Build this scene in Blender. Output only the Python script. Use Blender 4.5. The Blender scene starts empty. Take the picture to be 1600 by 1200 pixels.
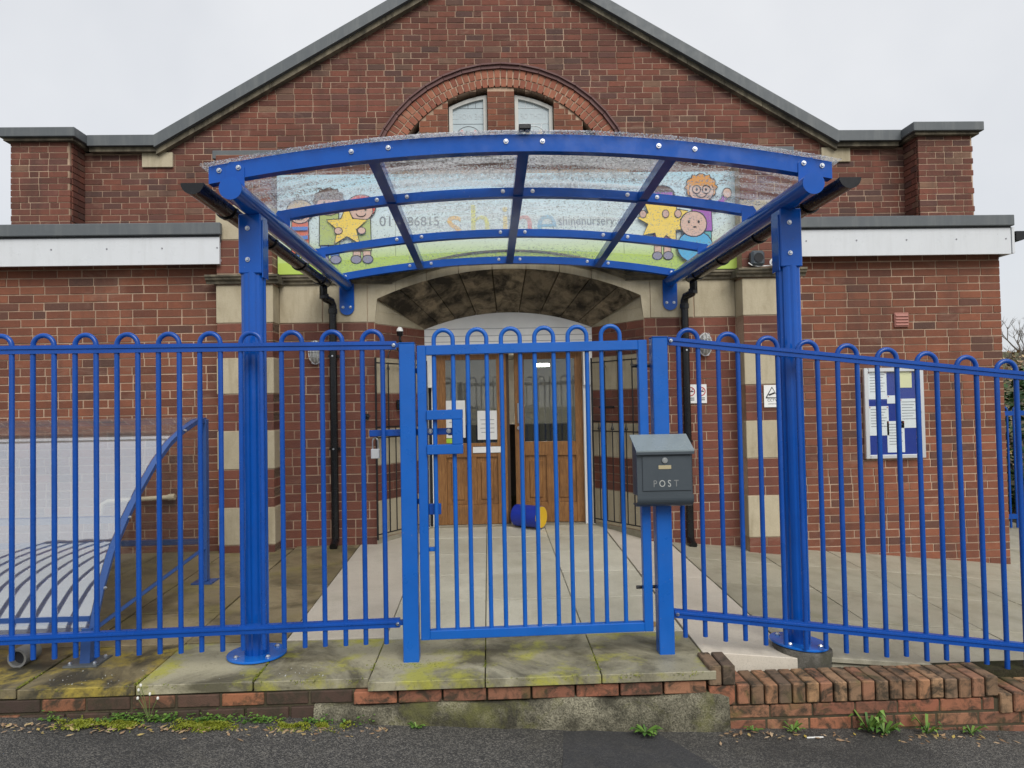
import bpy, bmesh, math, random
from mathutils import Vector, Matrix
random.seed(7)
R = math.radians
sc = bpy.context.scene
COL = sc.collection

# ------------------------------------------------------------------ camera
CAMP = Vector((-0.22, 0.0, 1.42))
yaw, pitch, roll = R(1.9), R(1.55), R(1.1)
fw = Vector((math.sin(yaw)*math.cos(pitch), math.cos(yaw)*math.cos(pitch), math.sin(pitch)))
r0 = fw.cross(Vector((0, 0, 1))).normalized(); u0 = r0.cross(fw)
rt = math.cos(roll)*r0 - math.sin(roll)*u0
up = math.cos(roll)*u0 + math.sin(roll)*r0
cd = bpy.data.cameras.new('camera'); cam = bpy.data.objects.new('camera', cd); COL.objects.link(cam)
m = Matrix.Identity(4)
for i in range(3):
    m[i][0] = rt[i]; m[i][1] = up[i]; m[i][2] = -fw[i]; m[i][3] = CAMP[i]
cam.matrix_world = m
cd.sensor_width = 36; cd.lens = 36*1109/1600; cd.clip_start = 0.05; cd.clip_end = 2000
sc.camera = cam

# ------------------------------------------------------------------ sky, sun, exposure (overcast)
SUN_EL, SUN_AZ = R(42), R(163)          # soft sun behind cloud, behind the viewer
w = bpy.data.worlds.new('World'); sc.world = w; w.use_nodes = True
nt = w.node_tree; nt.nodes.clear()
wo = nt.nodes.new('ShaderNodeOutputWorld'); bg = nt.nodes.new('ShaderNodeBackground')
sky = nt.nodes.new('ShaderNodeTexSky'); sky.sky_type = 'NISHITA'; sky.sun_disc = False
sky.sun_elevation = SUN_EL; sky.sun_rotation = SUN_AZ
tc = nt.nodes.new('ShaderNodeTexCoord')
ns = nt.nodes.new('ShaderNodeTexNoise'); ns.inputs['Scale'].default_value = 1.6; ns.inputs['Detail'].default_value = 5
rp = nt.nodes.new('ShaderNodeValToRGB')
rp.color_ramp.elements[0].position = 0.36; rp.color_ramp.elements[0].color = (3.65, 3.78, 4.0, 1)
rp.color_ramp.elements[1].position = 0.64; rp.color_ramp.elements[1].color = (4.75, 4.8, 4.9, 1)
mx = nt.nodes.new('ShaderNodeMix'); mx.data_type = 'RGBA'; mx.inputs[0].default_value = 0.93
nt.links.new(tc.outputs['Generated'], ns.inputs['Vector']); nt.links.new(ns.outputs['Fac'], rp.inputs['Fac'])
nt.links.new(sky.outputs[0], mx.inputs[6]); nt.links.new(rp.outputs[0], mx.inputs[7])
nt.links.new(mx.outputs[2], bg.inputs['Color']); bg.inputs['Strength'].default_value = 0.1
nt.links.new(bg.outputs[0], wo.inputs[0])
sd = bpy.data.lights.new('sun', 'SUN'); sd.energy = 1.5; sd.angle = R(38); sd.color = (1, 0.97, 0.92)
so = bpy.data.objects.new('sun', sd); COL.objects.link(so)
sdir = Vector((math.sin(SUN_AZ)*math.cos(SUN_EL), math.cos(SUN_AZ)*math.cos(SUN_EL), math.sin(SUN_EL)))
so.rotation_euler = sdir.to_track_quat('Z', 'Y').to_euler(); so.location = sdir*30
vs = sc.view_settings; vs.view_transform = 'Standard'; vs.look = 'None'; vs.exposure = 0.85; vs.gamma = 1; vs.use_curve_mapping = False
sc.render.engine = 'CYCLES'
try:
    sc.cycles.transparent_max_bounces = 24; sc.cycles.max_bounces = 10
except Exception: pass

# ------------------------------------------------------------------ materials
MATS = {}
class N:
    def __init__(s, name):
        s.m = bpy.data.materials.new(name); s.m.use_nodes = True; s.t = s.m.node_tree; s.t.nodes.clear()
        s.out = s.n('ShaderNodeOutputMaterial'); MATS[name] = s.m
    def n(s, k, **kw):
        x = s.t.nodes.new(k)
        for a, b in kw.items(): setattr(x, a, b)
        return x
    def l(s, a, b): s.t.links.new(a, b)
    def noise(s, scale, detail=4, vec=None, rough=0.6, dist=0.0):
        x = s.n('ShaderNodeTexNoise'); x.inputs['Scale'].default_value = scale; x.inputs['Detail'].default_value = detail
        x.inputs['Roughness'].default_value = rough; x.inputs['Distortion'].default_value = dist
        s.l(vec if vec else s.pos(), x.inputs['Vector']); return x.outputs['Fac']
    def pos(s):
        if not hasattr(s, '_p'): s._p = s.n('ShaderNodeNewGeometry')
        return s._p.outputs['Position']
    def scaled(s, sx, sy, sz):
        x = s.n('ShaderNodeVectorMath', operation='MULTIPLY'); x.inputs[1].default_value = (sx, sy, sz)
        s.l(s.pos(), x.inputs[0]); return x.outputs[0]
    def ramp(s, fac, stops, interp='LINEAR'):
        x = s.n('ShaderNodeValToRGB'); x.color_ramp.interpolation = interp
        e = x.color_ramp.elements
        while len(e) < len(stops): e.new(0.5)
        for k, (p, c) in zip(e, stops):
            k.position = p; k.color = (*c, 1) if not isinstance(c, (int, float)) else (c, c, c, 1)
        s.l(fac, x.inputs['Fac']); return x.outputs['Color']
    def mix(s, fac, a, b, mode='MIX'):
        x = s.n('ShaderNodeMix', data_type='RGBA', blend_type=mode)
        for i, v in ((0, fac), (6, a), (7, b)):
            if isinstance(v, (int, float)): x.inputs[i].default_value = v
            elif isinstance(v, tuple): x.inputs[i].default_value = (*v, 1)
            else: s.l(v, x.inputs[i])
        return x.outputs[2]
    def math(s, op, a, b=0.0):
        x = s.n('ShaderNodeMath', operation=op)
        for i, v in ((0, a), (1, b)):
            if isinstance(v, (int, float)): x.inputs[i].default_value = v
            else: s.l(v, x.inputs[i])
        return x.outputs[0]
    def rnd(s):
        g = s.n('ShaderNodeNewGeometry'); o = s.n('ShaderNodeObjectInfo')
        return s.math('FRACT', s.math('ADD', g.outputs['Random Per Island'], o.outputs['Random']))
    def bsdf(s, col, rough=0.7, spec=0.4, metal=0.0, bump=None, bs=0.3, bd=0.01, coat=0.0):
        b = s.n('ShaderNodeBsdfPrincipled')
        for k, v in (('Base Color', col), ('Roughness', rough), ('Metallic', metal), ('Specular IOR Level', spec), ('Coat Weight', coat)):
            if isinstance(v, tuple): b.inputs[k].default_value = (*v, 1)
            elif isinstance(v, (int, float)): b.inputs[k].default_value = v
            else: s.l(v, b.inputs[k])
        if bump is not None:
            x = s.n('ShaderNodeBump'); x.inputs['Strength'].default_value = bs; x.inputs['Distance'].default_value = bd
            s.l(bump, x.inputs['Height']); s.l(x.outputs[0], b.inputs['Normal'])
        s.l(b.outputs[0], s.out.inputs[0]); return b

def brick_mat(name, stops, dirt=(0.05, 0.035, 0.03), bright=1.0, stain=0.55):
    a = N(name); r = a.rnd()
    c = a.ramp(r, stops)
    big = a.noise(0.9, 4, a.scaled(1, 1, 1.4)); med = a.noise(14, 5); fine = a.noise(120, 3)
    c = a.mix(a.ramp(big, [(0.45, 0.0), (0.75, stain)]), c, dirt)
    c = a.mix(a.ramp(a.noise(1.1, 6, a.scaled(3.2, 3.2, 0.35), 0.65, 0.3), [(0.5, 0.0), (0.68, stain)]), c, dirt)
    c = a.mix(a.ramp(a.noise(2.3, 6, a.scaled(1.0, 1.0, 1.8), 0.7, 0.8), [(0.58, 0.0), (0.72, 0.35)]), c, (0.34, 0.22, 0.16))
    c = a.mix(a.ramp(med, [(0.3, 0.5), (0.7, 0.0)]), c, a.mix(0.5, c, (0.06, 0.035, 0.03)))
    c = a.mix(a.ramp(fine, [(0.55, 0.0), (0.8, 0.35)]), c, (0.42, 0.26, 0.2))
    a.bsdf(c, 0.85, 0.25, bump=fine, bs=0.5, bd=0.004)
brick_mat('brick_gable', [(0, (0.11, 0.044, 0.033)), (0.2, (0.165, 0.060, 0.042)), (0.5, (0.215, 0.076, 0.050)), (0.75, (0.175, 0.068, 0.052)), (0.92, (0.095, 0.052, 0.045)), (1, (0.23, 0.13, 0.085))], stain=0.45)
brick_mat('brick_wing', [(0, (0.14, 0.052, 0.033)), (0.3, (0.215, 0.077, 0.044)), (0.65, (0.27, 0.098, 0.054)), (0.88, (0.185, 0.072, 0.046)), (1, (0.105, 0.055, 0.042))], stain=0.35)
brick_mat('brick_porch', [(0, (0.13, 0.047, 0.035)), (0.4, (0.185, 0.066, 0.045)), (0.8, (0.22, 0.077, 0.050)), (1, (0.14, 0.06, 0.045))], stain=0.35)
brick_mat('brick_arch', [(0, (0.25, 0.085, 0.055)), (0.5, (0.32, 0.115, 0.07)), (1, (0.37, 0.15, 0.09))], stain=0.3)
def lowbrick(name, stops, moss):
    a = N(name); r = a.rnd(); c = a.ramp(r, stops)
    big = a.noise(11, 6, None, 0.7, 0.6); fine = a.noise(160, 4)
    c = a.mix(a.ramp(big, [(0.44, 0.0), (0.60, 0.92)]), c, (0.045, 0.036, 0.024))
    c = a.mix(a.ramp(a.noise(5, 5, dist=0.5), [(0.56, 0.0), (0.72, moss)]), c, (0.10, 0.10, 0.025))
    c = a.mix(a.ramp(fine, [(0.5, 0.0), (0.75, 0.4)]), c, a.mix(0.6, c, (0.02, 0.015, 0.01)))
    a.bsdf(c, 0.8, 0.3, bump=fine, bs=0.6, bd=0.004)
lowbrick('brick_edge', [(0, (0.34, 0.175, 0.092)), (0.2, (0.15, 0.10, 0.063)), (0.4, (0.40, 0.23, 0.115)), (0.55, (0.12, 0.085, 0.06)), (0.75, (0.42, 0.245, 0.13)), (0.88, (0.20, 0.135, 0.085)), (1, (0.31, 0.14, 0.08))], 0.6)
lowbrick('brick_low', [(0, (0.28, 0.105, 0.062)), (0.4, (0.35, 0.14, 0.075)), (0.65, (0.20, 0.085, 0.055)), (0.85, (0.33, 0.16, 0.09)), (1, (0.15, 0.075, 0.05))], 0.5)
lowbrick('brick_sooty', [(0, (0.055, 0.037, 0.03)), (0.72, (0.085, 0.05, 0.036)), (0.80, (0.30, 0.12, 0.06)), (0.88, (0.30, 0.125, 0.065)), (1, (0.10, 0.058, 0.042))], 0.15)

def mortar(name, col, dark):
    a = N(name); c = a.mix(a.ramp(a.noise(1.6, 6, None, 0.65), [(0.4, 0.0), (0.6, 0.85)]), col, dark)
    c = a.mix(a.ramp(a.noise(60, 3), [(0.3, 0.4), (0.7, 0.0)]), c, dark); a.bsdf(c, 0.95, 0.1, bump=a.noise(150, 3), bs=0.4, bd=0.003)
mortar('mortar', (0.55, 0.405, 0.295), (0.28, 0.19, 0.135))
mortar('mortar_gable', (0.53, 0.385, 0.285), (0.22, 0.14, 0.10))
mortar('mortar_low', (0.10, 0.085, 0.055), (0.035, 0.03, 0.02))

def stone(name, c0, c1, dk, dlo, dhi, damt, vs=1.0):
    a = N(name); c = a.mix(a.noise(9, 5), c0, c1); c = a.mix(a.math('MULTIPLY', a.rnd(), 0.45 if name == 'sooty_stone' else 0.22), c, dk)
    c = a.mix(a.ramp(a.noise(2.2, 7, a.scaled(1.8, 1.8, vs), 0.65, 0.4), [(dlo, 0.0), (dhi, damt)]), c, dk)
    c = a.mix(a.ramp(a.noise(3.0, 6, a.scaled(2.4, 2.4, 0.4), 0.65, 0.5), [(0.5, 0.0), (0.66, damt*0.7)]), c, dk)
    f = a.noise(90, 4); c = a.mix(a.ramp(f, [(0.5, 0.0), (0.8, 0.35)]), c, dk)
    a.bsdf(c, 0.9, 0.2, bump=a.noise(45, 5), bs=0.35, bd=0.006)
stone('sandstone', (0.43, 0.375, 0.265), (0.52, 0.46, 0.335), (0.24, 0.195, 0.12), 0.52, 0.8, 0.6)
stone('sandstone_moulding', (0.23, 0.20, 0.14), (0.30, 0.26, 0.185), (0.05, 0.045, 0.036), 0.36, 0.6, 0.85)
stone('sooty_stone', (0.34, 0.275, 0.185), (0.46, 0.38, 0.265), (0.03, 0.027, 0.023), 0.42, 0.60, 0.92, 0.3)

def paving(name, c0, c1, st, stamt, moss, mamt, rough=0.75, lo=(0.45, 0.72), mo=(0.52, 0.70)):
    a = N(name); c = a.mix(a.noise(3.5, 6), c0, c1)
    c = a.mix(a.math('MULTIPLY', a.rnd(), 0.35), c, st)
    c = a.mix(a.ramp(a.noise(1.7, 7, None, 0.68, 0.6), [(lo[0], 0.0), (lo[1], stamt)]), c, st)
    c = a.mix(a.ramp(a.noise(2.6, 7, None, 0.7, 0.3), [(mo[0], 0.0), (mo[1], mamt)]), c, moss)
    c = a.mix(a.ramp(a.noise(38, 4, None, 0.7), [(0.58, 0.0), (0.70, stamt*0.6)]), c, st)
    f = a.noise(130, 4); c = a.mix(a.ramp(f, [(0.52, 0.0), (0.72, 0.45)]), c, a.mix(0.55, c, (0.03, 0.03, 0.02)))
    ro = a.ramp(a.noise(1.3, 5), [(0.4, rough-0.3), (0.65, rough)])
    a.bsdf(c, ro, 0.4, bump=f, bs=0.3, bd=0.004)
paving('flag_pale', (0.58, 0.55, 0.44), (0.65, 0.62, 0.51), (0.36, 0.335, 0.25), 0.55, (0.26, 0.24, 0.13), 0.25)
paving('flag_pink', (0.56, 0.505, 0.42), (0.63, 0.57, 0.485), (0.41, 0.37, 0.295), 0.5, (0.3, 0.27, 0.18), 0.25)
paving('flag_brown', (0.27, 0.215, 0.125), (0.34, 0.275, 0.165), (0.10, 0.082, 0.045), 0.85, (0.24, 0.20, 0.07), 0.6, 0.75, (0.43, 0.60), (0.5, 0.65))
paving('flag_grey', (0.34, 0.315, 0.235), (0.41, 0.38, 0.295), (0.20, 0.185, 0.13), 0.6, (0.19, 0.175, 0.10), 0.5, 0.75, (0.45, 0.64))
paving('flag_mossy', (0.36, 0.33, 0.22), (0.45, 0.42, 0.30), (0.075, 0.068, 0.042), 0.9, (0.36, 0.35, 0.05), 0.85, 0.75, (0.44, 0.60), (0.50, 0.62))
paving('flag_dark', (0.20, 0.165, 0.09), (0.30, 0.245, 0.13), (0.04, 0.036, 0.024), 0.95, (0.38, 0.29, 0.05), 0.9, 0.75, (0.42, 0.58), (0.50, 0.61))

def concrete(name, c0, c1, dk, moss):
    a = N(name); f = a.noise(110, 4, None, 0.75); c = a.mix(a.ramp(f, [(0.35, 0.0), (0.65, 1.0)]), c0, c1)
    c = a.mix(a.ramp(a.noise(4.5, 6), [(0.42, 0.0), (0.60, 0.85)]), c, dk)
    c = a.mix(a.ramp(a.noise(3.4, 6, None, 0.7, 0.5), [(0.5, 0.0), (0.68, 0.65)]), c, moss)
    a.bsdf(c, 0.95, 0.15, bump=f, bs=1.0, bd=0.014)
concrete('plinth_concrete', (0.085, 0.078, 0.055), (0.42, 0.39, 0.28), (0.035, 0.033, 0.025), (0.20, 0.20, 0.06))
concrete('grout', (0.15, 0.14, 0.12), (0.30, 0.285, 0.25), (0.09, 0.085, 0.07), (0.1, 0.1, 0.06))
concrete('soil', (0.03, 0.027, 0.016), (0.075, 0.065, 0.04), (0.02, 0.018, 0.012), (0.05, 0.06, 0.015))

def asphalt(name, b0, b1, chips, amt):
    a = N(name)
    v = a.n('ShaderNodeTexVoronoi'); v.inputs['Scale'].default_value = 140; a.l(a.pos(), v.inputs['Vector'])
    v2 = a.n('ShaderNodeTexVoronoi'); v2.inputs['Scale'].default_value = 230; a.l(a.pos(), v2.inputs['Vector'])
    c = a.mix(a.noise(1.5, 6), b0, b1)
    sp = a.n('ShaderNodeSeparateColor'); a.l(v.outputs['Color'], sp.inputs[0])
    sp2 = a.n('ShaderNodeSeparateColor'); a.l(v2.outputs['Color'], sp2.inputs[0])
    c = a.mix(a.ramp(sp.outputs[0], [(0.55, 0.0), (1.0, amt)]), c, chips)
    c = a.mix(a.ramp(sp2.outputs[1], [(0.72, 0.0), (1.0, amt)]), c, chips)
    c = a.mix(a.ramp(a.noise(0.9, 7, None, 0.65), [(0.45, 0.0), (0.62, 0.55)]), c, (0.028, 0.027, 0.025))
    c = a.mix(a.ramp(a.noise(2.6, 7, None, 0.7), [(0.55, 0.0), (0.7, 0.4)]), c, (0.12, 0.11, 0.085))
    h = a.math('ADD', a.math('MULTIPLY', v.outputs['Distance'], -1.0), a.math('MULTIPLY', v2.outputs['Distance'], -0.6))
    a.bsdf(c, 0.75, 0.4, bump=h, bs=0.8, bd=0.006)
asphalt('asphalt', (0.034, 0.033, 0.031), (0.058, 0.056, 0.052), (0.24, 0.225, 0.195), 0.6)
asphalt('asphalt_repair', (0.035, 0.036, 0.038), (0.05, 0.05, 0.052), (0.14, 0.135, 0.125), 0.35)

def paint(name, col, rough=0.32, var=0.12, dirt=(0.03, 0.04, 0.05), streak=0.0):
    a = N(name); c = a.mix(a.ramp(a.noise(6, 5), [(0.4, 0.0), (0.8, var)]), col, dirt)
    if streak: c = a.mix(a.ramp(a.noise(2.2, 6, a.scaled(6, 6, 0.5), 0.65, 0.2), [(0.5, 0.0), (0.66, streak)]), c, dirt)
    c = a.mix(a.ramp(a.noise(26, 6, None, 0.75), [(0.66, 0.0), (0.70, 0.5)]), c, tuple(x*0.35+0.015 for x in col))
    c = a.mix(a.ramp(a.noise(55, 4, None, 0.7), [(0.70, 0.0), (0.74, 0.5)]), c, (0.32, 0.31, 0.29))
    a.bsdf(c, a.ramp(a.noise(9, 4), [(0.3, rough-0.06), (0.7, rough+0.12)]), 0.4, bump=a.noise(35, 3), bs=0.06, bd=0.003)
paint('canopy_blue', (0.004, 0.082, 0.40), 0.13, 0.25, (0.004, 0.03, 0.16))
paint('wet_sheen_blue', (0.008, 0.135, 0.54), 0.10, 0.15, (0.004, 0.05, 0.25))  # canopy blue lightened to paint sky reflection onto the wet base plates
paint('railing_blue', (0.006, 0.068, 0.34), 0.25, 0.35, (0.006, 0.025, 0.12))
paint('gate_blue', (0.006, 0.105, 0.44), 0.30, 0.25, (0.006, 0.05, 0.20))
paint('shelter_blue', (0.04, 0.10, 0.30), 0.3)
paint('black_plastic', (0.008, 0.008, 0.009), 0.22)
paint('iron_black', (0.012, 0.011, 0.011), 0.45)
paint('white_paint', (0.84, 0.84, 0.82), 0.4, 0.2, (0.45, 0.43, 0.38))
paint('white_fascia', (0.62, 0.64, 0.66), 0.3, 0.12, (0.42, 0.43, 0.43), 0.16)
paint('window_frame_paint', (0.55, 0.55, 0.52), 0.45, 0.3, (0.35, 0.34, 0.3), 0.4)
paint('lead_grey', (0.095, 0.107, 0.115), 0.5, 0.3, (0.15, 0.16, 0.16), 0.5)
paint('roof_slate', (0.08, 0.085, 0.095), 0.6)
paint('lid_sky_grey', (0.20, 0.24, 0.255), 0.25)  # lighter than the anthracite body: sky reflection put into the lid colour
paint('anthracite', (0.055, 0.068, 0.08), 0.36)
paint('cream_paint', (0.62, 0.55, 0.40), 0.5)
paint('terracotta', (0.36, 0.16, 0.13), 0.7)
paint('dark_interior', (0.06, 0.05, 0.045), 0.8)
paint('lobby_wall', (0.55, 0.52, 0.45), 0.8)
paint('yellow_vinyl', (0.80, 0.50, 0.03), 0.4)
paint('blue_vinyl', (0.012, 0.035, 0.36), 0.35)
paint('felt_blue', (0.012, 0.035, 0.25), 0.9)
paint('hood_brick', (0.13, 0.06, 0.055), 0.6)
def flat(name, col, rough=0.6, metal=0.0, spec=0.4):
    a = N(name); c = a.mix(a.math('MULTIPLY', a.noise(25, 3), 0.12), col, tuple(x*0.6 for x in col)); a.bsdf(c, rough, spec, metal)
flat('steel', (0.62, 0.64, 0.66), 0.28, 1.0); flat('aluminium', (0.72, 0.73, 0.74), 0.4, 0.8)
flat('brass', (0.7, 0.6, 0.38), 0.35, 0.8)
flat('paper', (0.78, 0.78, 0.76), 0.7); flat('paper_yellow', (0.75, 0.70, 0.40), 0.7); flat('ink', (0.03, 0.03, 0.035), 0.7)
flat('ink_grey', (0.25, 0.25, 0.27), 0.7); flat('red_ink', (0.5, 0.06, 0.06), 0.6); flat('lime_print', (0.38, 0.62, 0.05), 0.5)
flat('letter_grey', (0.42, 0.43, 0.41), 0.4)
flat('letter_glare', (0.21, 0.22, 0.22), 0.4)  # letter grey darkened: paints in the glare that dims P and T
flat('pipe_grey', (0.22, 0.22, 0.21), 0.6); flat('lead_line', (0.30, 0.33, 0.35), 0.5); flat('lead_white', (0.75, 0.77, 0.78), 0.5)
for nm, c in dict(skin=(0.62, 0.42, 0.34), skin2=(0.55, 0.36, 0.30), hair_brown=(0.09, 0.05, 0.035), hair_fair=(0.5, 0.4, 0.24), hair_red=(0.55, 0.07, 0.05), hair_orange=(0.62, 0.27, 0.05), purple=(0.33, 0.10, 0.42), star=(0.80, 0.58, 0.10), sblue=(0.10, 0.22, 0.55), sgreen=(0.40, 0.48, 0.16), sred=(0.65, 0.17, 0.10), teal=(0.10, 0.40, 0.42), bblue=(0.08, 0.38, 0.62), shoe=(0.25, 0.24, 0.33), pink=(0.62, 0.22, 0.45), grassp=(0.42, 0.56, 0.10), glass_text=(0.42, 0.47, 0.49), glassred=(0.55, 0.30, 0.30), glassamb=(0.6, 0.5, 0.36), l_s=(0.70, 0.45, 0.15), l_h=(0.62, 0.62, 0.2), l_i=(0.72, 0.6, 0.25), l_n=(0.62, 0.30, 0.28), l_e=(0.25, 0.45, 0.58), sign_text=(0.22, 0.25, 0.28)).items(): flat('print_'+nm, c, 0.45)
def signmat():
    a = N('sign_print'); s = a.n('ShaderNodeSeparateXYZ'); a.l(a.pos(), s.inputs[0])
    c = a.ramp(a.math('MULTIPLY', a.math('SUBTRACT', s.outputs['Z'], 2.68), 1.0), [(0.0, (0.45, 0.60, 0.12)), (0.16, (0.47, 0.60, 0.22)), (0.34, (0.58, 0.66, 0.60)), (0.6, (0.56, 0.67, 0.70)), (1.0, (0.36, 0.58, 0.68))])
    a.bsdf(c, 0.35, 0.4)
signmat()
def wood():
    a = N('door_wood'); g = a.noise(9, 6, a.scaled(9, 9, 0.7), 0.65, 1.2)
    c = a.ramp(g, [(0.25, (0.13, 0.055, 0.018)), (0.5, (0.27, 0.125, 0.04)), (0.75, (0.42, 0.215, 0.075))])
    c = a.mix(a.ramp(a.noise(2.5, 4), [(0.45, 0.0), (0.7, 0.5)]), c, (0.11, 0.055, 0.025)); a.bsdf(c, 0.45, 0.4, bump=g, bs=0.1, bd=0.003)
wood()
flat('door_edge', (0.055, 0.03, 0.018), 0.6)
def glassy(name, tint=(1, 1, 1), refl=1.0, milk=0.0, milkcol=(0.8, 0.82, 0.84), rough=0.02, base=0.03, fine=None):
    a = N(name); t = a.n('ShaderNodeBsdfTransparent'); t.inputs[0].default_value = (*tint, 1)
    g = a.n('ShaderNodeBsdfGlossy'); g.inputs['Roughness'].default_value = rough; g.inputs[0].default_value = (0.95, 0.97, 1, 1)
    f = a.n('ShaderNodeLayerWeight'); f.inputs[0].default_value = 0.5
    fr_ = a.math('ADD', base, a.math('MULTIPLY', a.math('POWER', f.outputs['Facing'], 5.0), 0.5))
    mx = a.n('ShaderNodeMixShader'); a.l(a.math('MULTIPLY', fr_, refl), mx.inputs[0]); a.l(t.outputs[0], mx.inputs[1]); a.l(g.outputs[0], mx.inputs[2])
    o = mx.outputs[0]
    if milk > 0:
        d = a.n('ShaderNodeBsdfTranslucent'); d.inputs[0].default_value = (*milkcol, 1)
        d2 = a.n('ShaderNodeBsdfDiffuse'); d2.inputs[0].default_value = (*milkcol, 1)
        ad = a.n('ShaderNodeMixShader'); ad.inputs[0].default_value = 0.5; a.l(d.outputs[0], ad.inputs[1]); a.l(d2.outputs[0], ad.inputs[2])
        m2 = a.n('ShaderNodeMixShader')
        mf = a.ramp(a.noise(2.0, 6), [(0.35, milk*0.5), (0.65, milk)])
        if fine: mf = a.math('MULTIPLY', a.ramp(a.noise(1.6, 5, a.scaled(0.7, 6.0, 1.0), 0.6, 0.4), [(0.43, 0.08), (0.53, 1.0)]), a.ramp(a.noise(fine, 2, None, 0.5), [(0.42, milk*0.25), (0.58, milk)]))
        a.l(mf, m2.inputs[0]); a.l(o, m2.inputs[1]); a.l(ad.outputs[0], m2.inputs[2]); o = m2.outputs[0]
    a.l(o, a.out.inputs[0])
glassy('polycarbonate', (0.985, 0.99, 0.995), 0.35, 0.02)
glassy('polycarbonate_wet', (0.985, 0.99, 0.995), 0.35, 0.66, (0.86, 0.87, 0.88), 0.02, 0.03, 60)
glassy('polycarbonate_damp', (0.985, 0.99, 0.995), 0.35, 0.32, (0.86, 0.87, 0.88), 0.02, 0.03, 70)
glassy('shelter_sheet', (0.93, 0.95, 0.96), 1.0, 0.10, (0.62, 0.62, 0.61), 0.03, 0.40)
glassy('shelter_end', (0.86, 0.86, 0.84), 1.0, 0.04)
glassy('door_glass', (0.72, 0.75, 0.75), 2.2, 0.03)
glassy('board_glass', (0.95, 0.97, 0.98), 1.0)
def water():
    a = N('raindrop'); b = a.n('ShaderNodeBsdfRefraction'); b.inputs['IOR'].default_value = 1.33; b.inputs['Roughness'].default_value = 0.0
    g = a.n('ShaderNodeBsdfGlossy'); g.inputs['Roughness'].default_value = 0.02
    f = a.n('ShaderNodeFresnel'); f.inputs[0].default_value = 1.33
    mx = a.n('ShaderNodeMixShader'); a.l(f.outputs[0], mx.inputs[0]); a.l(b.outputs[0], mx.inputs[1]); a.l(g.outputs[0], mx.inputs[2]); a.l(mx.outputs[0], a.out.inputs[0])
water()
def leaded():
    a = N('stained_glass'); c = a.mix(a.noise(6, 4), (0.36, 0.43, 0.46), (0.48, 0.55, 0.57)); a.bsdf(c, 0.18, 0.6, bump=a.noise(20, 3), bs=0.08, bd=0.004)  # pale opaque base colour stands in for sky reflected in the panes
leaded()
def emis(name, col, s):
    a = N(name); e = a.n('ShaderNodeEmission'); e.inputs[0].default_value = (*col, 1); e.inputs[1].default_value = s; a.l(e.outputs[0], a.out.inputs[0])
emis('lit_lamp', (1, 0.95, 0.85), 40.0)
def leaf(name, stops):
    a = N(name); c = a.ramp(a.rnd(), stops); b = a.bsdf(c, 0.55, 0.35)
leaf('weed_leaf', [(0, (0.05, 0.12, 0.02)), (0.5, (0.09, 0.19, 0.03)), (1, (0.16, 0.26, 0.05))])
leaf('dry_leaf', [(0, (0.18, 0.11, 0.06)), (0.4, (0.36, 0.24, 0.14)), (0.75, (0.45, 0.34, 0.22)), (1, (0.40, 0.30, 0.06))])
leaf('moss', [(0, (0.13, 0.16, 0.012)), (0.5, (0.22, 0.24, 0.02)), (1, (0.09, 0.11, 0.012))])
leaf('ivy_leaf', [(0, (0.02, 0.05, 0.015)), (0.6, (0.04, 0.09, 0.025)), (1, (0.07, 0.12, 0.04))])
flat('mud', (0.30, 0.20, 0.085), 0.5)
flat('twig', (0.13, 0.11, 0.09), 0.9); flat('petal', (0.75, 0.74, 0.68), 0.6); flat('stem_green', (0.12, 0.16, 0.05), 0.6)
concrete('hill_scrub', (0.09, 0.085, 0.045), (0.17, 0.155, 0.085), (0.06, 0.06, 0.03), (0.09, 0.11, 0.04))

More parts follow.
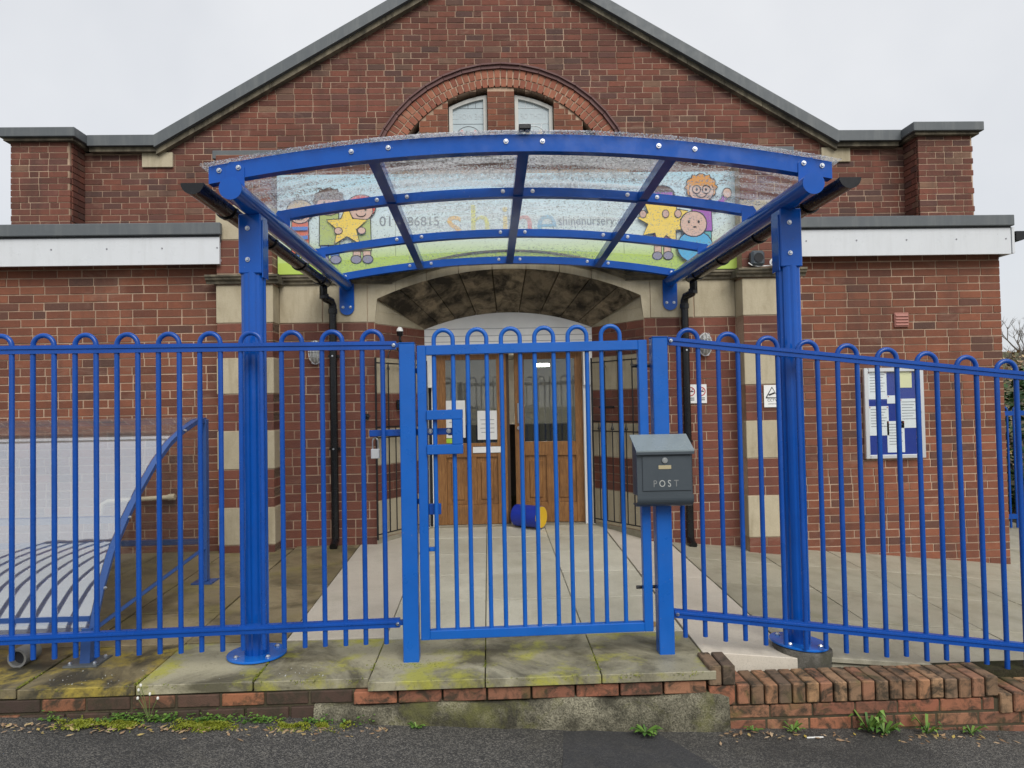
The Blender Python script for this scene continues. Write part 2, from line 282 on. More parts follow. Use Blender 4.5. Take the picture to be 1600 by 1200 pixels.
# ------------------------------------------------------------------ builders
WLOC = {}
def finish(name, me, mat, loc, parent, smooth=False, rz=0.0):
    if mat and not me.materials: me.materials.append(MATS[mat])
    o = bpy.data.objects.new(name, me); COL.objects.link(o)
    WLOC[o] = Vector(loc)
    if parent is not None: o.parent = parent; o.location = Vector(loc) - WLOC[parent]
    else: o.location = loc
    if rz: o.rotation_euler = (0, 0, rz)
    if smooth:
        for p in me.polygons: p.use_smooth = True
    return o
def thing(name, label, cat, loc=(0, 0, 0), group=None):
    o = bpy.data.objects.new(name, None); COL.objects.link(o); o.location = loc; WLOC[o] = Vector(loc); o.empty_display_size = 0.1
    return tag(o, label, cat, group)
def tag(o, label, cat, group=None):
    o['label'] = label; o['category'] = cat
    if group: o['group'] = group
    return o
class G:
    """collects faces in world coordinates, then becomes one mesh object"""
    def __init__(s): s.v = []; s.f = []
    def add(s, vs, fs):
        n = len(s.v); s.v += [tuple(v) for v in vs]; s.f += [tuple(i+n for i in f) for f in fs]; return s
    def box(s, x0, x1, y0, y1, z0, z1):
        return s.add([(x0, y0, z0), (x1, y0, z0), (x1, y1, z0), (x0, y1, z0), (x0, y0, z1), (x1, y0, z1), (x1, y1, z1), (x0, y1, z1)],
                     [(3, 2, 1, 0), (4, 5, 6, 7), (0, 1, 5, 4), (1, 2, 6, 5), (2, 3, 7, 6), (3, 0, 4, 7)])
    def prism(s, pts, a, b):      # pts list of 3-vectors (a loop), a = offset vector to other side
        n = len(pts); A = [Vector(p) for p in pts]; o = Vector(a)
        s.add(A + [p+o for p in A], [tuple(range(n))[::-1], tuple(range(n, 2*n))] + [(i, (i+1) % n, n+(i+1) % n, n+i) for i in range(n)]); return s
    def xz(s, pts, y0, y1): return s.prism([(x, y0, z) for x, z in pts], (0, y1-y0, 0), None)
    def xy(s, pts, z0, z1): return s.prism([(x, y, z0) for x, y in pts], (0, 0, z1-z0), None)
    def yz(s, pts, x0, x1): return s.prism([(x0, y, z) for y, z in pts], (x1-x0, 0, 0), None)
    def tube(s, path, r, n=8, cap=True, taper=None):
        P = [Vector(p) for p in path]; rings = []; nrm = None
        for i, p in enumerate(P):
            t = (P[min(i+1, len(P)-1)] - P[max(i-1, 0)]).normalized()
            if nrm is None:
                nrm = t.cross(Vector((0, 1, 0)) if abs(t.y) < 0.9 else Vector((1, 0, 0))).normalized()
            nrm = (nrm - t*nrm.dot(t)).normalized(); b = t.cross(nrm)
            rr = r if taper is None else r*(1+(taper-1)*i/(len(P)-1))
            rings.append([p + rr*(math.cos(2*math.pi*k/n)*nrm + math.sin(2*math.pi*k/n)*b) for k in range(n)])
        vs = [v for q in rings for v in q]
        fs = [(i*n+k, i*n+(k+1) % n, (i+1)*n+(k+1) % n, (i+1)*n+k) for i in range(len(P)-1) for k in range(n)]
        if cap: fs += [tuple(range(n))[::-1], tuple(range((len(P)-1)*n, len(P)*n))]
        return s.add(vs, fs)
    def dome(s, c, rx, ry, rz, n=12, m=4, full=False):
        vs = []; fs = []; a0 = -math.pi/2 if full else 0.0
        for j in range(m+1):
            a = a0 + (math.pi/2-a0)*j/m
            for k in range(n):
                t = 2*math.pi*k/n; vs.append((c[0]+rx*math.cos(a)*math.cos(t), c[1]+ry*math.cos(a)*math.sin(t), c[2]+rz*math.sin(a)))
        for j in range(m):
            for k in range(n): fs.append((j*n+k, j*n+(k+1) % n, (j+1)*n+(k+1) % n, (j+1)*n+k))
        return s.add(vs, fs)
    def build(s, name, mat, parent=None, smooth=False, bevel=0.0, origin=None):
        xs = [v[0] for v in s.v]; ys = [v[1] for v in s.v]; zs = [v[2] for v in s.v]
        c = Vector(origin) if origin else Vector(((min(xs)+max(xs))/2, (min(ys)+max(ys))/2, min(zs)))
        me = bpy.data.meshes.new(name); me.from_pydata([tuple(Vector(v)-c) for v in s.v], [], s.f); me.update()
        bm = bmesh.new(); bm.from_mesh(me); bmesh.ops.recalc_face_normals(bm, faces=bm.faces)
        if bevel: bmesh.ops.bevel(bm, geom=bm.edges[:], offset=bevel, segments=1, affect='EDGES', clamp_overlap=True)
        bm.to_mesh(me); bm.free()
        if smooth:
            try: me.set_sharp_from_angle(angle=R(40))
            except Exception: pass
        return finish(name, me, mat, c, parent, smooth)
def box(name, mat, parent, x0, x1, y0, y1, z0, z1, bevel=0.0): return G().box(x0, x1, y0, y1, z0, z1).build(name, mat, parent, bevel=bevel)
def struct(o): o['kind'] = 'structure'; return o
def stuff(o): o['kind'] = 'stuff'; return o
BM = {}
def shared_box(L, D, H, mat, bev=0.0):
    k = (round(L, 3), round(D, 3), round(H, 3), mat, bev)
    if k not in BM:
        bm = bmesh.new(); bmesh.ops.create_cube(bm, size=1.0)
        for v in bm.verts: v.co = Vector((v.co.x*k[0], v.co.y*k[1], v.co.z*k[2]))
        if bev: bmesh.ops.bevel(bm, geom=bm.edges[:], offset=bev, segments=1, affect='EDGES')
        me = bpy.data.meshes.new('brick'); bm.to_mesh(me); bm.free(); me.materials.append(MATS[mat]); BM[k] = me
    return BM[k]
def emit_bricks(parent, lst, mat, limit, name='brick', bev=0.0):
    """lst of (cx, cy, cz, L, D, H, rotz). The nearest ones become objects of their own, the rest one joined part"""
    lst = sorted(lst, key=lambda b: (Vector(b[:3])-CAMP).length)
    for b in lst[:limit]:
        me = shared_box(round(b[3]/0.005)*0.005, b[4], b[5], mat, bev)
        finish(name, me, None, b[:3], parent, rz=b[6])
    rest = lst[limit:]
    if rest:
        g = G()
        for cx, cy, cz, L, D, H, a in rest:
            ca, sa = math.cos(a), math.sin(a); q = []
            for sz in (-1, 1):
                for sx, sy in ((-1, -1), (1, -1), (1, 1), (-1, 1)):
                    x, y = sx*L/2, sy*D/2; q.append((cx+x*ca-y*sa, cy+x*sa+y*ca, cz+sz*H/2))
            g.add(q, [(3, 2, 1, 0), (4, 5, 6, 7), (0, 1, 5, 4), (1, 2, 6, 5), (2, 3, 7, 6), (3, 0, 4, 7)])
        stuff(g.build('brickwork', mat, parent))
    return len(lst)
def courses(x0, x1, z0, z1, ch, L, clip=None, joint=0.010, head=0.12, seed=0, single=True):
    rg = random.Random(seed); out = []; z = z0; row = 0
    while z + ch*0.6 <= z1 + 1e-6:
        zt = min(z+ch, z1+0.002); zm = (z+zt)/2
        iv = [(x0, x1)] if clip is None else clip(zm)
        x = x0 - L*(0.5 if row % 2 else 0.0) + rg.uniform(-0.012, 0.012)
        hd = row % 6 == 4 and not single
        while x < x1:
            l = L/2 if (hd or rg.random() < head) else L
            for a, b in iv:
                p, q = max(x, a), min(x+l, b)
                if q-p > 0.045: out.append((p+joint/2, q-joint/2, z+joint/2, zt-joint/2))
            x += l
        z += ch; row += 1
    return out
def wall_bricks(rects, Y, depth=0.03, rg=random.Random(3)):
    return [((a+b)/2, Y+depth/2+rg.uniform(-0.0015, 0.0022), (c+d)/2+rg.uniform(-0.0012, 0.0012), b-a, depth, d-c, rg.uniform(-0.006, 0.006)) for a, b, c, d in rects]
def text(name, body, mat, parent, x, y, z, size, align='CENTER', mirror=False, ext=0.001, sx=1.0):
    cu = bpy.data.curves.new(name, 'FONT'); cu.body = body; cu.size = size; cu.align_x = align; cu.extrude = ext; cu.resolution_u = 3
    t = bpy.data.objects.new('tmp', cu); COL.objects.link(t); bpy.context.view_layer.update()
    me = bpy.data.meshes.new_from_object(t); bpy.data.objects.remove(t)
    me.materials.clear()
    for v in me.vertices:
        q = v.co.copy(); v.co = Vector((q.x*(-1 if mirror else 1)*sx, -q.z, q.y))
    me.name = name
    return finish(name, me, mat, (x, y, z), parent)
def gz(x, y):
    b = 0.035*max(0.0, y-4.0)
    return b - (0.095*(x-0.95) if x > 0.95 else 0.0)
def roadz(x): return -0.255 - 0.046*x

# ================================================================== GROUND
g = G(); g.add([(-400, -400, -1.25), (400, -400, -1.25), (400, 400, -1.25), (-400, 400, -1.25)], [(0, 1, 2, 3)])
struct(g.build('ground', 'hill_scrub'))
nx, ny = 60, 24; g = G(); vs = []; rg = random.Random(1)
for j in range(ny+1):
    for i in range(nx+1):
        x = -14+28*i/nx; y = -8+11.85*j/ny; vs.append((x, y, roadz(x)+0.008*math.sin(x*2.1+y)+0.006*math.sin(y*5.0-x)))
g.add(vs, [(j*(nx+1)+i, j*(nx+1)+i+1, (j+1)*(nx+1)+i+1, (j+1)*(nx+1)+i) for j in range(ny) for i in range(nx)])
struct(g.build('road', 'asphalt', smooth=True))
pp = [(0.13, 3.67), (0.34, 3.70), (0.62, 3.66), (0.70, 3.55), (0.82, 3.3), (0.97, 3.0), (1.10, 2.7), (1.3, 2.2), (1.2, 1.6), (0.2, 1.4), (0.0, 2.1), (0.03, 2.7), (0.06, 3.1), (0.10, 3.4)]
g = G(); c = (0.5, 2.6)
def rz2(x, y): return roadz(x)+0.008*math.sin(x*2.1+y)+0.006*math.sin(y*5.0-x)+0.005
n = len(pp); rings = []
for k in range(7):
    f = 1-k/7.0; rings += [(c[0]+(x-c[0])*f, c[1]+(y-c[1])*f) for x, y in pp]
g.add([(x, y, rz2(x, y)) for x, y in rings]+[(c[0], c[1], rz2(*c))], [(k*n+i, k*n+(i+1) % n, (k+1)*n+(i+1) % n, (k+1)*n+i) for k in range(6) for i in range(n)]+[(6*n+i, 6*n+(i+1) % n, 7*n) for i in range(n)])
struct(g.build('asphalt_patch', 'asphalt_repair', smooth=True))

# ---- terrace: bedding sheet with flags laid on it
g = G(); xs = [-8.0, 0.95, 1.5, 3, 5, 9, 14]; ys = [4.02, 5, 6, 7, 9, 14, 22]; vs = []
for y in ys:
    for x in xs: vs.append((x, y, gz(x, y)-0.022))
nx = len(xs)
g.add(vs, [(j*nx+i, j*nx+i+1, (j+1)*nx+i+1, (j+1)*nx+i) for j in range(len(ys)-1) for i in range(nx-1)])
g.box(-8, 0.93, 3.81, 4.02, -0.5, -0.058)
terrace = struct(g.build('terrace', 'soil', origin=(0, 4, 0)))
def flag(x0, x1, y0, y1, mat, th=0.05, gap=0.004, rg=random.Random(5), tilt=0.004):
    a = [(x0+gap, y0+gap), (x1-gap, y0+gap), (x1-gap, y1-gap), (x0+gap, y1-gap)]
    dz = rg.uniform(-0.0025, 0.0025)
    top = [(x, y, gz(x, y)+dz+rg.uniform(-tilt, tilt)*0.5) for x, y in a]
    G().add([(x, y, z-th) for x, y, z in top]+top, [(3, 2, 1, 0), (4, 5, 6, 7), (0, 1, 5, 4), (1, 2, 6, 5), (2, 3, 7, 6), (3, 0, 4, 7)]).build('paving_flag', mat, terrace, bevel=0.003)
E0 = -0.87
# front row: coping flags that overhang the wall
front = [E0-0.6*k for k in range(6)]
for k in range(3): flag(E0+0.605*k, E0+0.605*(k+1), 3.70+0.004*k, 4.33, 'flag_mossy' if k != 2 else 'flag_mossy', 0.046, 0.003)
for k in range(5): flag(E0-0.6*(k+1), E0-0.6*k, 3.76 if k else 3.765, 4.36, 'flag_dark' if k > 1 else 'flag_mossy', 0.05, 0.004)
rows = [4.34, 5.05, 5.72, 6.38, 7.02, 7.7]
for j in range(len(rows)-1):
    for k in range(3): flag(E0+0.605*k, E0+0.605*(k+1), rows[j], rows[j+1], 'flag_pale', 0.05, 0.0028)
for y0, y1 in ((4.37, 6.2), (6.205, 7.3)): flag(E0-0.6, E0, y0, y1, 'flag_pink', 0.05, 0.003)
for y0, y1 in ((3.99, 5.6), (5.605, 7.3)): flag(0.952, 1.5, y0, y1, 'flag_pink', 0.12, 0.003)
lrows = [4.37, 4.95, 5.55, 6.15, 6.75, 7.35]
for j in range(5):
    for k in range(1, 6):
        if not (j == 4 and k > 1): flag(E0-0.6*(k+1), E0-0.6*k, lrows[j], lrows[j+1], 'flag_brown', 0.05, 0.005)
rrows = [4.03, 4.75, 5.5, 6.25, 7.0, 7.8, 8.6, 9.4, 10.2]
rcols = [1.505, 2.3, 3.1, 3.9, 4.7, 5.5, 6.3, 7.1]
for j in range(8):
    for k in range(7):
        if j < 4 or k >= 4: flag(rcols[k], rcols[k+1], rrows[j], rrows[j+1], 'flag_grey', 0.10 if j == 0 else 0.05, 0.004)

# ---- low retaining wall: sooty brick and concrete below the flags, brick-on-edge on the right
rw = thing('retaining_wall', 'low brick and concrete wall below the overhanging paving flags at the gate', 'wall', (-1, 3.76, -0.3))
box('mortar_core', 'mortar_low', rw, -5, 0.93, 3.775, 4.0, -0.7, -0.056)
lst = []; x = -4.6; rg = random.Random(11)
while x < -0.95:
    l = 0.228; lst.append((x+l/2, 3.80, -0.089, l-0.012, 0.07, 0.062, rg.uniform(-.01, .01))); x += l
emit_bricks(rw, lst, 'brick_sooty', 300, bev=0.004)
lst = []; x = -0.95
while x < 0.88:
    l = min(0.231, 0.915-x); lst.append((x+l/2, 3.765+0.0, -0.088, l-0.012, 0.07, 0.062, rg.uniform(-.01, .01))); x += l
emit_bricks(rw, lst, 'brick_low', 300, bev=0.004)
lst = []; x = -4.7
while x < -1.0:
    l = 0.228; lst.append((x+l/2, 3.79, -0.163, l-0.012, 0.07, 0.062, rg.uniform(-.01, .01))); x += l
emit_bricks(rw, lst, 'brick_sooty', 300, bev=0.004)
g = G(); vs = []; n = 46
for i in range(n+1):
    x = -1.15+2.16*i/n; e = min(1, i/3.0, (n-i)/1.5+0.3); t = -0.125+0.008*math.sin(x*9)+rg.uniform(-.003, .003)
    yf = 3.735-0.03*e+rg.uniform(-.006, .006)
    vs += [(x, 3.80, t-0.002), (x, yf+0.02, t), (x, yf, t-0.02), (x, yf-0.012+rg.uniform(-.005, .005), t-0.09), (x, yf-0.03, -0.62)]
g.add(vs, [(i*5+k, i*5+k+1, (i+1)*5+k+1, (i+1)*5+k) for i in range(n) for k in range(4)]); m5 = n*5
g.f += [(0, 1, 2, 3, 4), (m5, m5+1, m5+2, m5+3, m5+4)]
g.build('concrete_plinth', 'plinth_concrete', rw, smooth=True)

ew = thing('brick_edging_wall', 'stepped low brick wall with brick-on-edge top in front of the right railing', 'wall', (1.6, 3.8, -0.4))
box('mortar_core', 'mortar_low', ew, 0.935, 4.6, 3.735, 4.02, -0.9, -0.20)
box('mortar_core', 'mortar_low', ew, 0.94, 2.44, 3.745, 3.93, -0.2, -0.09)
box('soil_strip', 'soil', ew, 1.05, 4.5, 3.925, 4.06, -0.3, -0.125)
lst = []
for k in range(2): lst.append((0.938+0.0745*k, 3.822, -0.026, 0.064, 0.212, 0.102, rg.uniform(-.015, .015)))
x = 1.05
while x < 2.43: lst.append((x+0.037, 3.826+rg.uniform(-.004, .004), -0.133+rg.uniform(-.003, .003), 0.064, 0.212, 0.102, rg.uniform(-.02, .02))); x += 0.0742
x = 2.455
while x < 4.2: lst.append((x+0.037, 3.826+rg.uniform(-.004, .004), -0.218+rg.uniform(-.003, .003), 0.064, 0.212, 0.102, rg.uniform(-.02, .02))); x += 0.0742
emit_bricks(ew, lst, 'brick_edge', 300, bev=0.005)
lst = [(0.975, 3.80, -0.133, 0.135, 0.15, 0.10, 0)]; x = 1.0
while x < 2.4:
    l = min(0.228, 2.44-x); lst.append((x+l/2, 3.78, -0.224, l-0.01, 0.1, 0.062, rg.uniform(-.01, .01))); x += l
x = 0.98
while x < 4.4: lst.append((x+0.114, 3.782, -0.299, 0.218, 0.1, 0.064, rg.uniform(-.01, .01))); x += 0.228
x = 1.09
while x < 4.4: lst.append((x+0.114, 3.78, -0.374, 0.218, 0.1, 0.064, rg.uniform(-.01, .01))); x += 0.228
x = 1.0
while x < 4.4: lst.append((x+0.114, 3.781, -0.449, 0.218, 0.1, 0.064, rg.uniform(-.01, .01))); x += 0.228
emit_bricks(ew, lst, 'brick_low', 300, bev=0.004)

# ================================================================== GABLED HALL
ZC, RO = 3.954, 1.726
R1, R2, RI = RO-0.065, RO-0.182, RO-0.288
hall = thing('gabled_hall', 'red brick hall gable with grey coping and an arched window, rising behind the porch', 'building', (0, 8.8, 0))
YG = 8.80
def xmax(z):
    zu = 4.76-0.218
    return 5.13 if z < zu else 4.224-(z-zu)/0.5835
def gclip(z):
    xm = xmax(z)+0.10
    if xm > 5.2: xm = 5.14
    if z < ZC: rr = R1
    else: rr = (R1-0.02)**2-(z-ZC)**2
    if z >= ZC: rr = math.sqrt(rr) if rr > 0 else 0
    return [(-xm, xm)] if rr == 0 else [(-xm, -rr), (rr, xm)]
rects = courses(-5.14, 5.14, 3.15, 7.05, 0.0745, 0.224, gclip, 0.0115, 0.12, 4)
emit_bricks(hall, wall_bricks(rects, YG), 'brick_gable', 180)
g = G(); z = 3.1
while z < 7.1:
    xm = max(0.02, xmax(z)+0.05 if z > 4.5 else 5.15); zt = z+0.0745; zz = zt-ZC
    rr = RI+0.04 if zt < ZC else (math.sqrt((RI+0.05)**2-zz*zz) if zz < RI+0.05 else 0)
    for a, b in ([(-xm, -rr), (rr, xm)] if rr > 0 else [(-xm, xm)]):
        if b-a > 0.02: g.box(a, b, YG+0.006, YG+0.3, z, zt)
    z = zt
g.build('mortar_wall', 'mortar_gable', hall)
# piers at the two ends
for s in (-1, 1):
    a, b = sorted((s*5.12, s*5.82)); box('pier', 'mortar', hall, a+.014, b-.014, 8.506, 9.1, 2.9, 4.66)
    rects = courses(a, b, 3.3, 4.655, 0.0745, 0.224, None, 0.011, 0.22, 20+s)
    lst = wall_bricks(rects, 8.50)
    ins = s*5.12
    for k in range(19):      # the inner return of the pier
        zz = 3.3+0.0745*k; off = 0.075 if k % 2 else 0.15
        for y0, y1 in ((8.535, 8.50+off), (8.50+off, 8.80)):
            if y1-y0 > 0.03: lst.append((ins+s*0.012, (y0+y1)/2, zz+0.037, 0.03, y1-y0-0.01, 0.064, 0))
    emit_bricks(hall, lst, 'brick_gable', 60)
    a, b = sorted((s*5.02, s*5.90)); box('pier_cap', 'lead_grey', hall, a, b, 8.40, 9.2, 4.65, 4.76, 0.006)
    a, b = sorted((s*5.06, s*5.86)); box('pier_moulding', 'sandstone_moulding', hall, a, b, 8.44, 9.15, 4.615, 4.648)
    a, b = sorted((s*4.224, s*5.018)); box('coping', 'lead_grey', hall, a, b, 8.66, 9.2, 4.632, 4.76)
    box('coping_moulding', 'sandstone_moulding', hall, a, b, 8.71, 9.1, 4.575, 4.63)
    a, b = sorted((s*4.05, s*4.42)); box('kneeler_stone', 'sandstone', hall, a, b, 8.772, 9.0, 4.40, 4.585, 0.004)
    def rk(dz0, dz1): return [(s*4.224, 4.76+dz0), (0, 4.76+4.224*0.5835+dz0), (0, 4.76+4.224*0.5835+dz1), (s*4.224, 4.76+dz1)]
    G().xz(rk(0, -0.15), 8.66, 9.2).build('coping', 'lead_grey', hall)
    # rake moulding as separate stones
    nst = 9
    for k in range(nst):
        xa = 4.224*k/nst+0.002; xb = 4.224*(k+1)/nst-0.002
        zz = lambda x, d: 4.76+(4.224-x)*0.5835+d
        G().xz([(s*xa, zz(xa, -0.152)), (s*xb, zz(xb, -0.152)), (s*xb, zz(xb, -0.222)), (s*xa, zz(xa, -0.222))], 8.715+0.002*(k % 2), 9.0).build('moulding_stone', 'sandstone_moulding', hall)
# roof and flanks behind the gable
G().xz([(-5.3, 4.4), (0, 7.0), (5.3, 4.4), (5.3, 4.2), (0, 6.8), (-5.3, 4.2)], 9.15, 24).build('roof', 'roof_slate', hall)
for s in (-1, 1):
    a, b = sorted((s*5.0, s*5.3)); box('flank_wall', 'brick_gable', hall, a, b, 9.1, 24, -1.2, 4.3)
# arch rings
def ring(ra, rb, n, y0, y1, mat, name, jt=0.010, a0=-0.03, seed=2):
    rgg = random.Random(seed)
    for k in range(n):
        t0 = a0+(math.pi-2*a0)*k/n; t1 = a0+(math.pi-2*a0)*(k+1)/n; d = jt/2/ra; t0 += d; t1 -= d; dy = rgg.uniform(-.002, .002)
        p = [(ra*math.cos(t), ZC+ra*math.sin(t)) for t in (t0, t1)]; q = [(rb*math.cos(t), ZC+rb*math.sin(t)) for t in (t1, t0)]
        if max(v[1] for v in p+q) < 4.3: continue
        G().xz(p+q, y0+dy, y1).build(name, mat, hall)
ring(R2+0.007, R1-0.004, 64, YG-0.006, YG+0.1, 'brick_arch', 'arch_brick', 0.017)
ring(RI, R2-0.007, 60, YG-0.006, YG+0.1, 'brick_arch', 'arch_brick', 0.017, seed=5)
ring(R1+0.002, RO-0.018, 22, YG-0.03, YG+0.1, 'hood_brick', 'hood_mould', 0.006, seed=8)
ring(RO-0.02, RO, 22, YG-0.055, YG+0.1, 'hood_brick', 'hood_mould', 0.006, seed=9)
n = 40; pts = [((RI+0.03)*math.cos(math.pi*k/n), ZC+(RI+0.03)*math.sin(math.pi*k/n)) for k in range(n+1)]
pm = [((R1+0.01)*math.cos(math.pi*k/n), ZC+(R1+0.01)*math.sin(math.pi*k/n)) for k in range(n+1)]
for k in range(n):
    if k == 0: g = G()
    g.add([(pts[k][0], YG+0.004, pts[k][1]), (pts[k+1][0], YG+0.004, pts[k+1][1]), (pm[k+1][0], YG+0.004, pm[k+1][1]), (pm[k][0], YG+0.004, pm[k][1])], [(0, 1, 2, 3)])
    p0, p1 = [(RI*math.cos(math.pi*q/n), ZC+RI*math.sin(math.pi*q/n)) for q in (k, k+1)]
    g.add([(p0[0], YG+0.003, p0[1]), (p1[0], YG+0.003, p1[1]), (p1[0], YG+0.2, p1[1]), (p0[0], YG+0.2, p0[1])], [(0, 1, 2, 3)])
g.build('arch_mortar', 'mortar', hall)
G().xz([(x, z) for x, z in pts]+[(-1.46, 3.4), (1.46, 3.4)], YG+0.19, YG+0.25).build('window_backing', 'dark_interior', hall)
def archz(x, r): return ZC+math.sqrt(max(0.0, r*r-x*x))
for xa, xb in ((-0.172, 0.172), (0.663, 1.03), (-1.03, -0.663)):
    zt = min(archz(xa, RI), archz(xb, RI)); m0 = [(xa+.004, 4.0), (xb-.004, 4.0), (xb-.004, archz(xb-.004, RI)), ((xa+xb)/2, archz((xa+xb)/2, RI)), (xa+.004, archz(xa+.004, RI))]
    G().xz(m0, YG+0.016, YG+0.18).build('mullion_core', 'mortar', hall)
    lst = []; z = 4.3; row = 0
    while z < 5.42:
        sp = xa+0.226 if row % 2 else xb-0.226
        for p, q in ((xa, sp), (sp, xb)):
            zz = z+0.07
            lim = math.sqrt(max(0, RI*RI-(zz-ZC)**2)); p2, q2 = max(p, -lim), min(q, lim)
            if q2-p2 > 0.04: lst.append(((p2+q2)/2, YG+0.06, z+0.037, q2-p2-0.01, 0.1, 0.064, 0))
        z += 0.0745; row += 1
    emit_bricks(hall, lst, 'brick_wing', 60)
def arch_window(xa, xb, txt, white):
    zb = 4.05; rr = RI-0.055
    k = [xa+(xb-xa)*i/8 for i in range(9)]
    o = [(x, max(zb+0.02, archz(x, rr))) for x in k]; cx = (xa+xb)/2
    w = G().add([], []); fr = 0.045
    ki = [xa+fr+(xb-xa-2*fr)*i/8 for i in range(9)]; oi = [(x, max(zb+0.06, archz(x, rr-fr))) for x in ki]
    n = 11; outer = [(xa, zb)]+o+[(xb, zb)]; inner = [(xa+fr, zb+fr)]+oi+[(xb-fr, zb+fr)]
    vs = [(x, YG+0.09, z) for x, z in outer]+[(x, YG+0.09, z) for x, z in inner]+[(x, YG+0.14, z) for x, z in outer]+[(x, YG+0.14, z) for x, z in inner]
    fs = []
    for i in range(n):
        j = (i+1) % n; fs += [(i, j, n+j, n+i), (n+i, n+j, 3*n+j, 3*n+i), (i, j, 2*n+j, 2*n+i), (2*n+i, 2*n+j, 3*n+j, 3*n+i)]
    f = w.add(vs, fs).build('window', 'window_frame_paint', hall)
    p = G().xz(inner, YG+0.125, YG+0.131).build('pane', 'stained_glass', f)
    if txt:
        lm = 'lead_white' if white else 'lead_line'; l = G(); Yl = YG+0.1235
        def bar(x0, z0, x1, z1, r=0.004): l.tube([(x0, Yl, z0), (x1, Yl, z1)], r, 4)
        bar(xa+fr, 5.17, xb-fr, 5.17); bar(xa+fr, 4.97, xb-fr, 4.97)
        for i in range(1, 4):
            x = xa+fr+(xb-xa-2*fr)*i/4
            if archz(x, rr-fr) > 5.19: bar(x, 5.17, x, archz(x, rr-fr))
            if white: bar(x, 4.90, x, 4.97)
        rad = 0.17; l.tube([(cx+rad*math.cos(t), Yl, 4.77+rad*math.sin(t)) for t in [math.pi*i/14 for i in range(15)]], 0.005, 4)
        l.build('lead_came', lm, f)
        for a0, a1 in ((0.6, 1.0), (2.1, 2.5)):
            G().xz([(cx+0.04*math.cos(a0), 4.77+0.04*math.sin(a0)), (cx+0.155*math.cos(a0), 4.77+0.155*math.sin(a0)), (cx+0.155*math.cos(a1), 4.77+0.155*math.sin(a1)), (cx+0.04*math.cos(a1), 4.77+0.04*math.sin(a1))], YG+0.1235, YG+0.1248).build('glass_piece', 'print_glassamb' if white else 'print_glassred', f)
        text('glass_lettering', txt, 'print_glass_text', f, cx, YG+0.1235, 5.03, 0.105, mirror=True, sx=0.72)
arch_window(-0.655, -0.176, 'THE WORLD', False); arch_window(0.176, 0.655, 'LIGHT OF', True)
arch_window(-1.40, -1.034, None, False); arch_window(1.034, 1.40, None, False)

# ================================================================== FLAT-ROOFED WINGS
def wing(x0, x1, Y, zb, f0, f1, t1, fx0, fx1, label, seed, FY):
    t = thing('flat_roof_wing', label, 'building', ((x0+x1)/2, Y, zb), 'flat-roofed wings beside the porch')
    box('mortar_wall', 'mortar', t, x0+.006, x1-.006, Y+0.006, 8.79, -1.2, f0+0.18)
    lo = zb-0.10
    rects = courses(x0, x1, lo, f0+0.05, 0.0763, 0.228, None, 0.0115, 0.12, seed)
    emit_bricks(t, wall_bricks(rects, Y), 'brick_wing', 300)
    box('fascia', 'white_fascia', t, fx0, fx1, FY, FY+0.03, f0, f1)
    box('soffit', 'white_fascia', t, fx0, fx1, FY+0.03, Y+0.02, f0+0.03, f0+0.05)
    box('roof', 'roof_slate', t, fx0, fx1, FY+0.02, 8.79, f1-0.06, t1-0.02)
    box('roof_edge', 'lead_grey', t, fx0, fx1+0.02, FY-0.035, FY+0.02, f1+0.004, t1, 0.006)
    box('drip_batten', 'black_plastic', t, fx0, fx1, FY-0.006, FY+0.01, f1-0.012, f1+0.003)
    k = fx0+0.15 if fx0 > 0 else fx1-0.02
    while fx0 < k < fx1:
        G().tube([(k, FY-0.004, f0+0.15), (k, FY+0.001, f0+0.15)], 0.008, 6).build('fixing', 'ink_grey', t); k += 0.5 if fx0 > 0 else -0.5
    return t
wl = wing(-8.0, -2.735, 6.75, 0.10, 2.757, 3.02, 3.135, -8.0, -2.68, 'red brick wing with white fascia on the left, behind the clear shelter', 31, 6.60)
wr = wing(2.80, 4.95, 6.95, -0.26, 2.80, 3.07, 3.18, 2.76, 4.96, 'red brick wing with white fascia on the right, carrying the notice board', 37, 6.80)
# end return of the fascia and gutter of the right wing
box('fascia', 'white_fascia', wr, 4.965, 4.99, 6.79, 8.7, 2.805, 3.06)
G().xz([(5.0, 3.02), (5.12, 3.02), (5.115, 2.975), (5.09, 2.94), (5.045, 2.925), (5.0, 2.93)], 6.78, 8.7).build('gutter', 'black_plastic', wr)

# ================================================================== ENTRANCE PORCH
porch = thing('entrance_porch', 'brick and sandstone entrance porch with banded pilasters and a sooty stone arch', 'building', (0, 6.85, 0.1))
YP = 6.85
for s in (-1, 1):
    pts = [(s*2.73, YP+.006), (s*1.305, YP+.006), (s*0.888, 7.5), (s*0.888, 8.78), (s*2.73, 8.78)]
    G().xy(pts, -0.6, 2.9).build('mortar_wall', 'mortar', porch)
box('upper_wall', 'mortar', porch, -2.73, 2.73, YP+.006, 8.78, 2.901, 3.79)
box('coping', 'lead_grey', porch, -2.80, 2.80, YP-0.09, 8.78, 3.792, 3.872, 0.005)
# front brickwork either side of the door
BZ = 2.222
for s in (-1, 1):
    a, b = sorted((s*2.21, s*1.305))
    rects = courses(a, b, 0.0 if s < 0 else -0.09, BZ, 0.0857, 0.236, None, 0.011, 0.14, 41+s)
    emit_bricks(porch, wall_bricks(rects, YP), 'brick_porch', 150)
rects = courses(-2.2, 2.2, 3.69, 3.79, 0.0857, 0.236, None, 0.011, 0.14, 48)
rects += courses(-2.2, -1.2, 2.68, 3.69, 0.0857, 0.236, None, 0.011, 0.14, 49)+courses(1.2, 2.2, 2.68, 3.69, 0.0857, 0.236, None, 0.011, 0.14, 50)
emit_bricks(porch, wall_bricks(rects, YP), 'brick_porch', 0)
